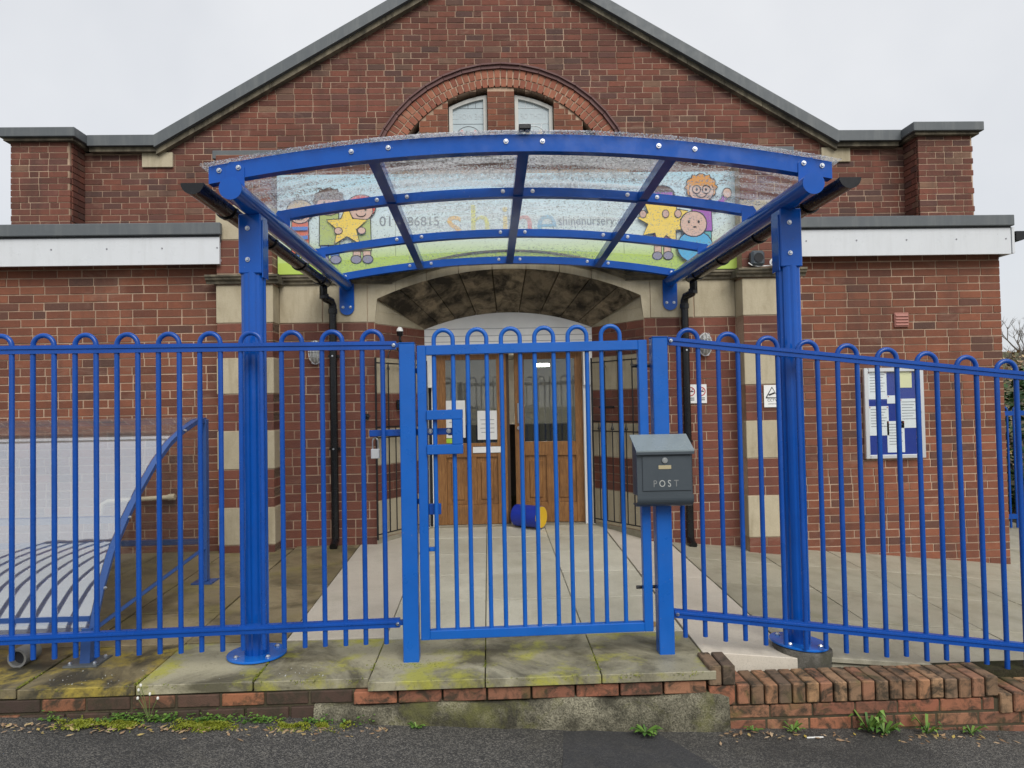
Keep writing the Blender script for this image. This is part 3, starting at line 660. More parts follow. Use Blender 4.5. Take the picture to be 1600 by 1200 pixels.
# pilasters
bands = [(3.318, 3.79, 'b'), (2.988, 3.318, 's'), (2.676, 2.988, 'b'), (2.21, 2.568, 's'), (1.889, 2.21, 'b'), (1.551, 1.889, 's'), (1.213, 1.551, 'b'), (0.854, 1.213, 's'), (0.506, 0.854, 'b'), (0.16, 0.506, 's'), (-0.14, 0.16, 'b')]
for s in (-1, 1):
    a, b = sorted((s*2.73, s*2.21)); lst = []; ctr = s*2.47
    box('pilaster', 'mortar', porch, a+.005, b-.005, 6.655, YP+.1, -0.5, 3.789)
    for z0, z1, k in bands:
        if k == 's':
            if s > 0 and z0 < 0.3: z0 -= 0.05
            box('quoin_stone', 'sandstone', porch, a-.001, b+.001, 6.646, YP+0.02, z0+0.004, z1-0.004, 0.004)
        else:
            if s > 0 and z1 < 0.3: z1 -= 0.05
            n = max(1, round((z1-z0)/0.0845)); h = (z1-z0)/n
            for i in range(n):
                zc = z0+h*(i+.5); sp = a+0.34 if i % 2 else a+0.17
                segs = [(a, sp), (sp, b)] if i % 2 else [(a, sp), (sp, sp+0.236), (sp+0.236, b)]
                for p, q in segs: lst.append(((p+q)/2, 6.75, zc, q-p-0.010, 0.20, h-0.010, 0))
    emit_bricks(porch, lst, 'brick_porch', 100)
# stone frieze, arch face and arch soffit
RA, RB = 3.104, 2.388
def za(x): return 2.724-RA+math.sqrt(RA*RA-x*x)
def zb_(x): return 2.385-RB+math.sqrt(RB*RB-x*x)
for s in (-1, 1):
    a, b = sorted((s*2.21, s*1.80)); box('frieze_stone', 'sandstone', porch, a+.003, b-.003, YP-.004, YP+.1, 2.228, 2.60, 0.003)
    a, b = sorted((s*1.797, s*1.37)); box('frieze_stone', 'sandstone', porch, a+.003, b-.003, YP-.005, YP+.1, 2.228, 2.60, 0.003)
    k = [1.275-0.175*i/4 for i in range(5)]
    G().xz([(s*1.367, 2.228), (s*1.302, 2.228), (s*1.277, 2.45)]+[(s*x, za(x)+0.001) for x in k[1:]]+[(s*1.10, 2.62), (s*1.367, 2.62)], YP-.003, YP+.1).build('arch_springer', 'sandstone', porch)
ed = [-1.10, -0.80, -0.49, -0.165, 0.165, 0.49, 0.80, 1.10]
for i in range(7):
    k = [ed[i]+.003+(ed[i+1]-ed[i]-.006)*j/4 for j in range(5)]
    G().xz([(x, za(x)+0.001) for x in k]+[(x, za(x)+0.10) for x in k[::-1]], YP-.004+.001*(i % 2), YP+.1).build('arch_stone', 'sandstone', porch)
ed = [-1.0, -0.83, -0.62, -0.38, -0.13, 0.13, 0.38, 0.62, 0.83, 1.0]
for i in range(9):
    g = G(); k = [ed[i]+(ed[i+1]-ed[i])*(j/4) for j in range(5)]; e = 0.005
    def P(f, t): # f across -1..1, t depth 0..1
        xo, xi = 1.277*f, 0.887*f; return Vector((xo+(xi-xo)*t, YP-0.002+(7.5-YP)*t, za(xo)+(zb_(xi)-za(xo))*t))
    k[0] += e; k[-1] -= e
    fr = [P(f, t) for t in (0.0, 0.5, 1.0) for f in k]; bk = [v+Vector((0, 0.02, 0.07)) for v in fr]
    fs = [(r_*5+j, r_*5+j+1, r_*5+6+j, r_*5+5+j) for r_ in range(2) for j in range(4)]
    fs += [tuple(x+15 for x in f) for f in fs]; per = [0, 1, 2, 3, 4, 9, 14, 13, 12, 11, 10, 5]
    fs += [(per[j], per[(j+1) % 12], per[(j+1) % 12]+15, per[j]+15) for j in range(12)]
    g.add(fr+bk, fs).build('voussoir', 'sooty_stone', porch)
g = G(); vs = []
for i in range(21):
    f = -1+i/10
    for t_ in (0.02, 1.0):
        v = Vector((1.277*f+(0.887-1.277)*f*t_, YP+(7.5-YP)*t_, za(1.277*f)+(zb_(0.887*f)-za(1.277*f))*t_)); vs += [v+Vector((0, .006, .022)), v+Vector((0, .03, .12))]
g.add(vs, [(i*4, i*4+2, i*4+6, i*4+4) for i in range(20)]+[(i*4+1, i*4+3, i*4+7, i*4+5) for i in range(20)]+[(i*4, i*4+1, i*4+5, i*4+4) for i in range(20)]+[(i*4+2, i*4+3, i*4+7, i*4+6) for i in range(20)])
g.build('arch_backing', 'mortar_low', porch)
# string course with the hood over the arch
prof = [(0.0, 0.0), (-0.025, 0.0), (-0.03, 0.02), (-0.055, 0.035), (-0.06, 0.055), (-0.075, 0.06), (-0.075, 0.078), (-0.02, 0.088), (0.0, 0.088)]
def mould(path, y, name='string_course'):
    g = G(); n = len(prof); vs = []
    for x, z in path: vs += [(x, y+a, z+b) for a, b in prof]
    g.add(vs, [(i*n+j, i*n+(j+1) % n, (i+1)*n+(j+1) % n, (i+1)*n+j) for i in range(len(path)-1) for j in range(n)]+[tuple(range(n)), tuple(range((len(path)-1)*n, len(path)*n))])
    g.build(name, 'sandstone_moulding', porch)
for s in (-1, 1):
    mould([(s*2.21, 2.595), (s*1.13, 2.595)], YP-.002); mould([(s*2.81, 2.575), (s*2.15, 2.575)], 6.645)
    a, b = sorted((s*2.78, s*2.16)); box('string_course', 'sandstone_moulding', porch, a, b, 6.64, YP, 2.585, 2.655)
    mould([(s*2.76, 2.70), (s*2.19, 2.70)], 6.655, 'thin_moulding') if False else None
mould([(x, za(x)+0.095) for x in [-1.13+2.26*i/24 for i in range(25)]], YP-.001, 'hood_course')
# splayed reveals: quoins and bricks alternate
sb = [(1.885, 2.21, 'b'), (1.538, 1.885, 's'), (1.198, 1.538, 'b'), (0.847, 1.198, 's'), (0.509, 0.847, 'b'), (0.15, 0.509, 's'), (-0.05, 0.15, 'c')]
SL = math.hypot(0.417, 0.644); SA = math.atan2(0.644, 0.417)
for s in (-1, 1):
    lst = []
    def pt(u_, off=0.0): # point along the splay from the outer corner; off = towards the opening
        d = Vector((-s*0.417, 0.644, 0))/SL; nn = Vector((-s*0.644, -0.417, 0))/SL
        return Vector((s*1.305, YP+.006, 0))+d*u_+nn*off
    rz = SA if s < 0 else -SA
    def slab(u0, u1, z0, z1, mat, name):
        q = [pt(u0, 0.006), pt(u1, 0.006), pt(u1, -0.03), pt(u0, -0.03)]
        G().xy([(v.x, v.y) for v in q], z0, z1).build(name, mat, porch, bevel=0.003)
    slab(0.0, SL-0.003, 2.212, 2.33, 'sandstone', 'reveal_stone')
    tp = [pt(0.0, 0.004), pt(SL, 0.004)]
    G().prism([(tp[0].x, tp[0].y, 2.332), (tp[1].x, tp[1].y, 2.332), (tp[1].x, tp[1].y, 2.333), (tp[0].x, tp[0].y, 2.445)], (0, 0.03, 0), None).build('reveal_stone', 'sandstone', porch)
    for z0, z1, k in sb:
        if k == 's': slab(0.0, 0.40, z0+.004, z1-.004, 'sandstone', 'quoin_stone'); slab(0.405, SL, z0+.004, z1-.004, 'sandstone', 'quoin_stone')
        elif k == 'c': slab(0, SL, z0-0.2, z1-.004, 'flag_grey', 'plinth_stone')
        else:
            n = 4; h = (z1-z0)/n
            for i in range(n):
                cuts = [0, 0.236, 0.472, SL] if i % 2 else [0, 0.118, 0.354, 0.59, SL]
                for p, q in zip(cuts, cuts[1:]):
                    c = pt((p+q)/2, -0.008); lst.append((c.x, c.y, z0+h*(i+.5), q-p-.010, 0.03, h-.010, rz))
    emit_bricks(porch, lst, 'brick_porch', 60)
# white head board, jambs, doors, lobby
k = [-0.886+1.772*i/16 for i in range(17)]
hb = G().xz([(-0.886, 1.99), (0.886, 1.99)]+[(x, zb_(x)-0.003) for x in k[::-1]], 7.49, 7.54).build('head_board', 'white_paint', porch)
for z in (2.075, 2.135, 2.21): box('board_groove', 'ink_grey', hb, -0.885, 0.885, 7.4885, 7.4899, z, z+0.005)
for s in (-1, 1):
    a, b = sorted((s*0.886, s*0.79)); box('door_jamb', 'white_paint', porch, a, b, 7.50, 7.62, 1.60, 1.989)
    a, b = sorted((s*0.884, s*0.862)); box('door_jamb', 'white_paint', porch, a, b, 7.52, 7.62, 0.11, 1.598)
    a, b = sorted((s*0.826, s*0.79)); box('door_jamb', 'white_paint', porch, a, b, 7.55, 7.66, 0.11, 1.598)
    a, b = sorted((s*0.861, s*0.828)); box('jamb_slot', 'ink', porch, a, b, 7.60, 7.64, 0.11, 1.598)
box('threshold', 'flag_grey', porch, -0.886, 0.886, 7.50, 7.85, 0.04, 0.128)
lob = G()
lob.box(-2.6, 2.6, 17.0, 17.05, -0.1, 2.6); lob.box(-2.65, -2.6, 8.8, 17, -0.1, 2.6); lob.box(2.6, 2.65, 8.8, 17, -0.1, 2.6); lob.box(-2.6, -0.9, 8.79, 8.84, -0.1, 2.6); lob.box(0.9, 2.6, 8.79, 8.84, -0.1, 2.6)
lob.box(-0.93, -0.89, 7.68, 8.79, 0, 2.5); lob.box(0.89, 0.93, 7.68, 8.79, 0, 2.5)
lob.build('hall_interior_wall', 'lobby_wall', porch)
box('hall_ceiling', 'lobby_wall', porch, -2.6, 2.6, 7.66, 17.0, 2.46, 2.50); box('hall_floor', 'dark_interior', porch, -2.6, 2.6, 7.86, 17.0, 0.06, 0.126)
box('inner_counter', 'dark_interior', porch, -0.88, 0.88, 9.6, 10.0, 0.127, 1.13)
for x, y, z in ((0.91, 14.6, 2.17), (-0.2, 14.6, 2.36), (0.5, 11.0, 2.33), (-1.4, 11.5, 2.33)): G().tube([(x, y, z+.05), (x, y, z)], 0.13, 18).build('ceiling_lamp', 'lit_lamp', porch)
def door_leaf(x0, x1, hinge, ang, label):
    s = {}
    d = box('door', 'door_edge', porch, x0+0.012, x1-0.012, 7.635, 7.66, 0.135, 0.30); d['label'] = label
    W = x1-x0; Z0, Z1 = 0.135, 1.985; st = 0.105
    out = [d]
    def P(name, mat, *a, bevel=0.0):
        o = box(name, mat, d, *a, bevel=bevel); out.append(o); return o
    P('stile', 'door_wood', x0, x0+st, 7.62, 7.665, Z0, Z1, bevel=.003); P('stile', 'door_wood', x1-st, x1, 7.62, 7.665, Z0, Z1, bevel=.003)
    P('rail', 'door_wood', x0+st, x1-st, 7.622, 7.663, Z0, Z0+0.21, bevel=.003); P('rail', 'door_wood', x0+st, x1-st, 7.622, 7.663, 0.85, 1.0, bevel=.003)
    P('rail', 'door_wood', x0+st, x1-st, 7.622, 7.663, Z1-0.09, Z1, bevel=.003); P('muntin', 'door_wood', (x0+x1)/2-.045, (x0+x1)/2+.045, 7.622, 7.663, Z0+0.21, 0.85, bevel=.003)
    for a, b in ((x0+st, (x0+x1)/2-.045), ((x0+x1)/2+.045, x1-st)):
        P('panel', 'door_wood', a+.002, b-.002, 7.645, 7.658, Z0+0.212, 0.848); P('panel', 'door_wood', a+.045, b-.045, 7.632, 7.646, Z0+0.26, 0.80, bevel=.008)
    P('pane', 'door_glass', x0+st, x1-st, 7.642, 7.646, 1.001, Z1-0.091)
    return d, out
d, parts = door_leaf(-0.785, -0.03, None, 0, 'brown panelled door leaf with two paper notices behind its glass')
box('letter_plate', 'white_paint', d, -0.40, -0.10, 7.613, 7.62, 0.895, 0.96, .002); box('letter_flap', 'ink', d, -0.395, -0.105, 7.6195, 7.6212, 0.89, 0.965)
for a, b, z0, z1, mt in ((-0.72+.03, -0.475, 1.06, 1.46, 'paper'), (-0.345, -0.135, 1.035, 1.345, 'paper'), (-0.70, -0.56, 1.005, 1.055, 'lime_print')):
    p = box('notice', mt, d, a, b, 7.630, 7.632, z0, z1)
    if mt == 'paper':
        for i in range(4): box('print_line', 'ink_grey', p, a+.03+.01*(i % 2), b-.03, 7.6285, 7.6297, z1-.10-.045*i, z1-.094-.045*i)
box('print_block', 'ink', d, -0.66, -0.60, 7.628, 7.6298, 1.09, 1.16)
G().tube([(-0.072, 7.60, 1.19), (-0.072, 7.62, 1.19)], 0.018, 10).build('lock_plate', 'steel', d); G().tube([(-0.075, 7.605, 0.72), (-0.075, 7.62, 0.72)], 0.013, 10).build('keyhole', 'brass', d)
d2, parts = door_leaf(0.055, 0.815, None, 0, 'brown panelled door leaf standing slightly open')
ph = Vector((0.815, 7.64, 0)); an = R(-7)
d2.rotation_euler = (0, 0, an); wv = WLOC[d2]; rel = wv-ph
nv = Vector((rel.x*math.cos(an)-rel.y*math.sin(an), rel.x*math.sin(an)+rel.y*math.cos(an), rel.z))+ph
d2.location = nv-WLOC[porch]
box('handle_plate', 'steel', d2, 0.085, 0.125, 7.612, 7.62, 1.20, 1.42, .003); G().tube([(0.105, 7.612, 1.24), (0.105, 7.585, 1.24), (0.15, 7.58, 1.235)], 0.009, 8).build('handle', 'steel', d2, True)
G().tube([(0.1, 7.6, 1.15), (0.1, 7.62, 1.15)], 0.02, 10).build('lock_plate', 'steel', d2)
box('astragal', 'door_edge', porch, -0.03, 0.0, 7.63, 7.68, 0.135, 1.985)
G().xz([(-1.31, 2.90), (1.31, 2.90)]+[(x, za(x)+0.03) for x in [1.27-2.54*i/20 for i in range(21)]], YP+.012, YP+0.12).build('upper_wall', 'mortar', porch)

# ================================================================== SIGN ABOVE THE DOOR
sign = thing('shop_sign', 'wide pale blue and green printed sign with cartoon children above the entrance', 'sign', (0, 6.82, 2.7))
SY = 6.79
def sbot(x): return 2.685 if abs(x) > 1.25 else 2.685+0.15*math.cos(x/1.25*math.pi/2)
seams = [-2.205, -1.085, 0.0, 1.115, 2.262]
for a, b in zip(seams, seams[1:]):
    k = [a+.0015+(b-a-.003)*i/8 for i in range(9)]
    G().xz([(x, sbot(x)) for x in k]+[(b-.0015, 3.64), (a+.0015, 3.64)], SY, SY+0.025).build('sign_panel', 'sign_print', sign)
k = [-2.2+4.455*i/40 for i in range(41)]
G().xz([(x, sbot(x)+0.004) for x in k]+[(x, 2.84+0.05*math.cos(x*1.3)) for x in k[::-1]], SY-0.0016, SY-0.0004).build('printed_grass', 'print_grassp', sign)
LAY = [0]
def ell(cx, cz, rx, rz, n=18, wob=0.0, k=6): return [(cx+(rx+wob*math.cos(k*t))*math.cos(t), cz+(rz+wob*math.cos(k*t))*math.sin(t)) for t in [2*math.pi*i/n for i in range(n)]]
def pr(pts, mat, par, grow=0.008):
    """one printed shape: dark outline and flat fill"""
    cx = sum(p[0] for p in pts)/len(pts); cz = sum(p[1] for p in pts)/len(pts); y = SY-0.002-0.0011*LAY[0]; LAY[0] += 1
    if grow: G().xz([(x+grow*(1 if x > cx else -1)*min(1, abs(x-cx)*30), z+grow*(1 if z > cz else -1)*min(1, abs(z-cz)*30)) for x, z in pts], y, y+0.0008).build('print_outline', 'ink', par)
    y -= 0.0011; LAY[0] += 1
    return G().xz(pts, y, y+0.0008).build('print_shape', 'print_'+mat, par)
def star(cx, cz, r, n=5, q=0.45, rot=math.pi/2): return [(cx+(r if i % 2 == 0 else r*q)*math.cos(rot+math.pi*i/n), cz+(r if i % 2 == 0 else r*q)*math.sin(rot+math.pi*i/n)) for i in range(2*n)]
def kid(x, head, hr, hair, shirt, legs, skin='skin', curly=0.0, glasses=False, band=None, feet=2.80):
    LAY[0] = 0; root = G().xz(ell(x, head-hr*1.4, hr*0.3, hr*0.5), SY-0.0019, SY-0.0012).build('printed_child', 'print_'+skin, sign)
    bt = head-hr*0.85
    for d in (-1, 1):
        pr([(x+d*hr*.15, feet+.03), (x+d*hr*.75, feet+.03), (x+d*hr*.7, bt-.25), (x+d*hr*.1, bt-.25)], legs, root)
        pr(ell(x+d*hr*.5, feet+.02, hr*.42, .035), 'shoe', root)
    pr([(x-hr*.8, bt-.30), (x+hr*.8, bt-.30), (x+hr*.75, bt), (x-hr*.75, bt)], shirt, root)
    pr(ell(x, head+hr*.18, hr*1.22, hr*1.05, 30, curly, 12), hair, root)
    pr(ell(x, head-hr*.12, hr*.98, hr*.86), skin, root, 0.006)
    pr([(x-hr*.95, head+hr*.3), (x+hr*.95, head+hr*.3), (x+hr*.7, head+hr*.85), (x, head+hr*1.05), (x-hr*.7, head+hr*.85)], hair, root, 0)
    if band: pr([(x-hr*1.05, head+hr*.32), (x+hr*1.05, head+hr*.32), (x+hr*1.0, head+hr*.6), (x-hr*1.0, head+hr*.6)], band, root)
    y = SY-0.002-0.0011*LAY[0]; f = G()
    for d in (-1, 1): f.xz(ell(x+d*hr*.38, head, .011, .016, 10), y-.0015, y)
    if glasses:
        for d in (-1, 1): f.tube([(x+d*hr*.4+.04*math.cos(t), y-.002, head+.04*math.sin(t)) for t in [2*math.pi*i/14 for i in range(15)]], .004, 4)
    f.tube([(x+hr*.4*math.cos(t), y-.001, head-hr*.4+hr*.25*math.sin(t)) for t in [math.pi+math.pi*i/8 for i in range(9)]], .004, 4)
    f.build('print_face', 'ink', root); LAY[0] += 2
    return root
r1 = kid(-1.985, 3.27, 0.10, 'hair_fair', 'sred', 'sblue')
for i in range(3): pr([(-2.06, 2.93+.085*i), (-1.91, 2.93+.085*i), (-1.91, 2.965+.085*i), (-2.06, 2.965+.085*i)], 'sblue', r1, 0)
kid(-1.71, 3.36, 0.115, 'hair_brown', 'sgreen', 'sblue', 'skin2', 0.012)
r3 = kid(-1.405, 3.30, 0.11, 'hair_red', 'sgreen', 'skin')
LAY[0] = 24; pr(star(-1.54, 3.13, 0.20), 'star', r3)
for d in (-1.40, -1.62): pr(ell(d, 3.09, .035, .03, 10), 'skin', r3)
r4 = kid(1.49, 3.37, 0.105, 'hair_brown', 'pink', 'skin', 'skin2', 0.0, False, 'purple')
LAY[0] = 26; pr(star(1.50, 3.17, 0.25, 9, 0.62, 0.3), 'star', r4)
for d in (1.30, 1.52, 1.64): pr(ell(d, 3.22, .03, .035, 10), 'skin2', r4)
r5 = kid(1.88, 3.46, 0.12, 'hair_orange', 'purple', 'teal', 'skin', 0.014, True)
pr([(1.98, 3.30), (2.10, 3.40), (2.13, 3.37), (2.02, 3.24)], 'purple', r5); pr(ell(2.13, 3.42, .04, .045, 12), 'skin', r5)
LAY[0] = 26; pr(ell(1.80, 2.90, .17, .15), 'bblue', r5); pr(ell(1.79, 3.12, .125, .12), 'skin', r5)
f = G(); y = SY-0.002-.0011*LAY[0]
for d in (-.045, .05): f.xz(ell(1.79+d, 3.14, .012, .015, 8), y-.001, y)
f.xz(ell(1.80, 3.09, .02, .008, 8), y-.001, y); f.build('print_face', 'ink', r5)
for ch, x, mt in (('s', -0.52, 'l_s'), ('h', -0.27, 'l_h'), ('i', -0.03, 'l_i'), ('n', 0.14, 'l_n'), ('e', 0.37, 'l_e')): text('sign_letter', ch, 'print_'+mt, sign, x, SY-0.002, 3.02, 0.46)
text('sign_lettering', '01', 'print_sign_text', sign, -1.17, SY-0.002, 3.14, 0.135)
text('sign_lettering', '586815', 'print_sign_text', sign, -0.845, SY-0.002, 3.14, 0.125)
text('sign_lettering', 'shinenursery.co', 'print_sign_text', sign, 0.82, SY-0.002, 3.13, 0.125, sx=0.85)

# ================================================================== CANOPY
can = thing('entrance_canopy', 'blue steel entrance canopy with a rain-speckled clear curved roof on two columns', 'canopy', (0, 4.15, 0))
CB = 'canopy_blue'; XB = 1.563; ZBm = 2.583
def arcz(x, y=5.0): return 2.690-0.027*(y-3.87)+0.165*(1-(x/1.70)**2)
def bolt(p, par, d=(0, -1, 0), r=0.011):
    d = Vector(d); p = Vector(p); g = G().tube([p, p+d*0.006], r*1.25, 8); g.tube([p+d*0.006, p+d*0.010, p+d*0.014], r, 6, taper=0.6); g.build('bolt', 'steel', par)
for s in (-1, 1):
    x = s*1.572; zb0 = 0.012 if s < 0 else -0.018; tl = 0.0 if s < 0 else -0.095
    # fluted column
    g = G(); n = 32; prof = []
    for k in range(n):
        t = 2*math.pi*k/n; rr = 0.0685 if k % 4 in (0, 1) else (0.0675 if k % 4 == 2 else 0.0625); prof.append((rr*math.cos(t), rr*math.sin(t)))
    g.xy([(x+a, 4.15+b) for a, b in prof], zb0, 2.20); col = g.build('column', CB, can)
    g = G(); g.xy([(x+a*0.164, 4.15+b*0.164) for a, b in [(math.cos(2*math.pi*k/40), math.sin(2*math.pi*k/40)) for k in range(40)]], 0, 0.012)
    g.v = [(a, b, zb0+c+tl*(a-x)) for a, b, c in g.v]; bp = g.build('base_plate', 'wet_sheen_blue', col, bevel=0.002)
    for k in range(4):
        t = math.pi/4+k*math.pi/2; a = x+0.125*math.cos(t); b = 4.15+0.125*math.sin(t); bolt((a, b, zb0+0.012+tl*(a-x)), bp, (0, 0, 1), 0.012)
    if s > 0:
        g = G().xy([(x+math.cos(2*math.pi*k/24)*0.165+0.01, 4.13+math.sin(2*math.pi*k/24)*0.16) for k in range(24)], -0.2, -0.002); g.v = [(a, b, c+(tl*(a-x)-0.021 if c > -0.1 else 0)) for a, b, c in g.v]; g.build('grout_pad', 'grout', col)
    # sleeve and saddle
    sl = box('sleeve', CB, can, x-0.064, x+0.064, 4.085, 4.215, 2.19, 2.535, .006)
    box('cheek_plate', CB, sl, x+s*(-0.071), x+s*(-0.0645), 4.10, 4.20, 2.17, 2.50) if s > 0 else box('cheek_plate', CB, sl, x+0.0645, x+0.071, 4.10, 4.20, 2.17, 2.50)
    for z in (2.27, 2.45): bolt((x-0.01, 4.085, z), sl)
    # side beam
    bm_ = G().tube([(s*XB, 3.77, ZBm), (s*XB, 6.835, ZBm)], 0.058, 24).build('side_beam', CB, can, smooth=True)
    G().tube([(s*XB, 3.762, ZBm), (s*XB, 3.7695, ZBm)], 0.0605, 24).build('end_cap', CB, bm_)
    pl = [(s*XB+0.07*math.cos(t), 2.365+0.07*math.sin(t)) for t in [math.pi+math.pi*k/10 for k in range(11)]]+[(s*XB+.07, 2.66), (s*XB-.07, 2.66)]
    wb = G().xz(pl, 6.828, 6.842).build('wall_bracket', CB, can)
    for d in (-.035, .035): bolt((s*XB+d, 6.828, 2.37), wb)
    # ear plates holding the arcs
    for y in (3.87, 4.75, 5.77, 6.72):
        et = arcz(XB, y)+0.032; pl = [(s*XB-.05, 2.60), (s*XB+.05, 2.60), (s*XB+.05, et-.03), (s*XB+.03, et), (s*XB-.03, et), (s*XB-.05, et-.03)]
        ear = G().xz(pl, y-.036, y-.029).build('ear_plate', CB, bm_)
        if y < 4: bolt((s*(XB-.02), y-.036, et-.032), ear); bolt((s*(XB+.085), y-.03, et-.045), ear)
        elif y > 6: bolt((s*(XB-.02), y-.036, et-.03), ear)
    # gutter along the outer eave, with swan neck
    gx = s*1.745; g = G(); gp = []
    for ra in (0.058, 0.053):
        q = [(gx+ra*math.cos(t), 2.60+ra*math.sin(t)) for t in [math.pi+math.pi*k/12 for k in range(13)]]; gp += q if ra > .055 else q[::-1]
    gt = g.xz(gp, 3.73, 6.72).build('gutter', 'black_plastic', can, smooth=True)
    for y in (3.722, 6.72): G().xz([(gx+0.060*math.cos(t), 2.60+0.060*math.sin(t)) for t in [math.pi+math.pi*k/12 for k in range(13)]], y, y+0.01).build('stop_end', 'black_plastic', gt)
    for y in (4.2, 5.0, 5.8, 6.5): g = G().xz([(gx+0.066*math.cos(t), 2.598+0.066*math.sin(t)) for t in [math.pi+math.pi*k/10 for k in range(11)]], y, y+0.03).build('gutter_bracket', 'black_plastic', gt)
    if True: box('gutter_label', 'letter_grey', gt, gx-s*0.0-.012, gx+.012, 3.95, 4.0, 2.5395, 2.5412) if False else None
# four arcs
for y, h, d in ((3.87, 0.094, 0.06), (4.75, 0.060, 0.06), (5.77, 0.060, 0.06), (6.72, 0.066, 0.06)):
    n = 36; half = 1.705 if y < 4 else XB+0.02; xs_ = [-half+2*half*k/n for k in range(n+1)]
    top = [(x, arcz(x, y)+0.035) for x in xs_]; bot = [(x, arcz(x, y)+0.035-h) for x in xs_]
    g = G(); vs = []
    for (x, zt), (_, zb2) in zip(top, bot): vs += [(x, y-d/2, zb2), (x, y-d/2, zt), (x, y+d/2, zt), (x, y+d/2, zb2)]
    g.add(vs, [(i*4+k, i*4+(k+1) % 4, (i+1)*4+(k+1) % 4, (i+1)*4+k) for i in range(n) for k in range(4)]+[(0, 1, 2, 3), (n*4, n*4+1, n*4+2, n*4+3)])
    a = g.build('roof_arc', CB, can)
    for xr in (-0.84, 0.0, 0.84):
        for dx in (-0.10, 0.10): bolt((xr+dx, y-d/2, arcz(xr+dx, y)+0.035-h*0.42), a)
# three ribs
for xr in (-0.84, 0.0, 0.84):
    for y0, y1 in ((3.901, 4.719), (4.781, 5.739), (5.801, 6.689)):
        G().yz([(y0, arcz(xr, y0)+.030), (y1, arcz(xr, y1)+.030), (y1, arcz(xr, y1)-.028), (y0, arcz(xr, y0)-.028)], xr-0.032, xr+0.032).build('roof_rib', CB, can)
    # dark underside strap of the rib passing below the arcs
    G().yz([(4.70, arcz(xr, 4.7)-.0285), (6.70, arcz(xr, 6.7)-.0285), (6.70, arcz(xr, 6.7)-.035), (4.70, arcz(xr, 4.7)-.035)], xr-0.0325, xr+0.0325).build('rib_strap', CB, can)
box('ridge_clip', 'black_plastic', can, -0.03, 0.035, 3.79, 3.84, arcz(0, 3.8)+0.044, arcz(0, 3.8)+0.072, .004)
# twelve clear panels
edges = [-1.745, -0.84, 0.0, 0.84, 1.745]; yrows = [3.80, 4.75, 5.77, 6.78]
for a, b in zip(edges, edges[1:]):
    for y0, y1 in zip(yrows, yrows[1:]):
        n = 8; g = G(); vs = []
        for k in range(n+1):
            x = a+.004+(b-a-.008)*k/n; z = arcz(x, y0)+0.0375; z1 = arcz(x, y1)+0.0375; vs += [(x, y0+.002, z), (x, y1-.002, z1), (x, y1-.002, z1+0.005), (x, y0+.002, z+0.005)]
        g.add(vs, [(i*4+k, i*4+(k+1) % 4, (i+1)*4+(k+1) % 4, (i+1)*4+k) for i in range(n) for k in range(4)]+[(0, 1, 2, 3), (n*4, n*4+1, n*4+2, n*4+3)])
        g.build('roof_panel', ('polycarbonate_wet' if y0 < 4 else 'polycarbonate_damp' if y0 < 5 else 'polycarbonate') if abs(a+b) < 1 else ('polycarbonate_damp' if y0 < 4 else 'polycarbonate'), can, smooth=False)
# rain drops lying on the panels
rg = random.Random(99); g = G(); vs = g.v; fs = g.f; ND = 0
from mathutils import noise as mnoise
def density(x, y):
    q = mnoise.noise(Vector((x*1.3, y*4.5, 1.0)))*0.5+0.5; s_ = mnoise.noise(Vector((x*0.8, y*9.0, 7.0)))
    if y < 4.75: d = 1.0 if abs(x) < 0.84 else 0.50
    elif y < 5.77: d = 0.32 if abs(x) < 0.84 else 0.10
    else: d = 0.05+0.6*max(0, (y-6.3)/0.45)*(1 if abs(x) < 0.95 else 0.3)
    if abs(x) > 1.25: d += 0.45 if y < 5.0 else 0.05
    if y < 4.9 and s_ < -0.06: d *= 0.10
    if y < 3.92: d += 0.7
    return d*(0.45+0.9*q)
while ND < 42000:
    x = rg.uniform(-1.74, 1.74); y = rg.uniform(3.805, 6.77)
    if rg.random() > density(x, y): continue
    r = 0.0022+0.0042*rg.random()**2.2; z = arcz(x, y)+0.0437; n0 = len(vs); h = r*0.62; a0 = rg.random()
    for k in range(6): t = a0+k*math.pi/3; vs.append((x+r*math.cos(t), y+r*math.sin(t), z))
    for k in range(6): t = a0+k*math.pi/3; vs.append((x+r*.7*math.cos(t), y+r*.7*math.sin(t), z+h*.72))
    vs.append((x, y, z+h))
    for k in range(6):
        j = (k+1) % 6; fs.append((n0+k, n0+j, n0+6+j, n0+6+k)); fs.append((n0+6+k, n0+6+j, n0+12))
    fs.append(tuple(n0+k for k in range(5, -1, -1))); ND += 1
me = bpy.data.meshes.new('raindrops'); c = Vector((0, 4.15, 2.7)); me.from_pydata([(v[0]-c.x, v[1]-c.y, v[2]-c.z) for v in vs], [], fs); me.update()
stuff(finish('raindrops', me, 'raindrop', c, can, smooth=True))

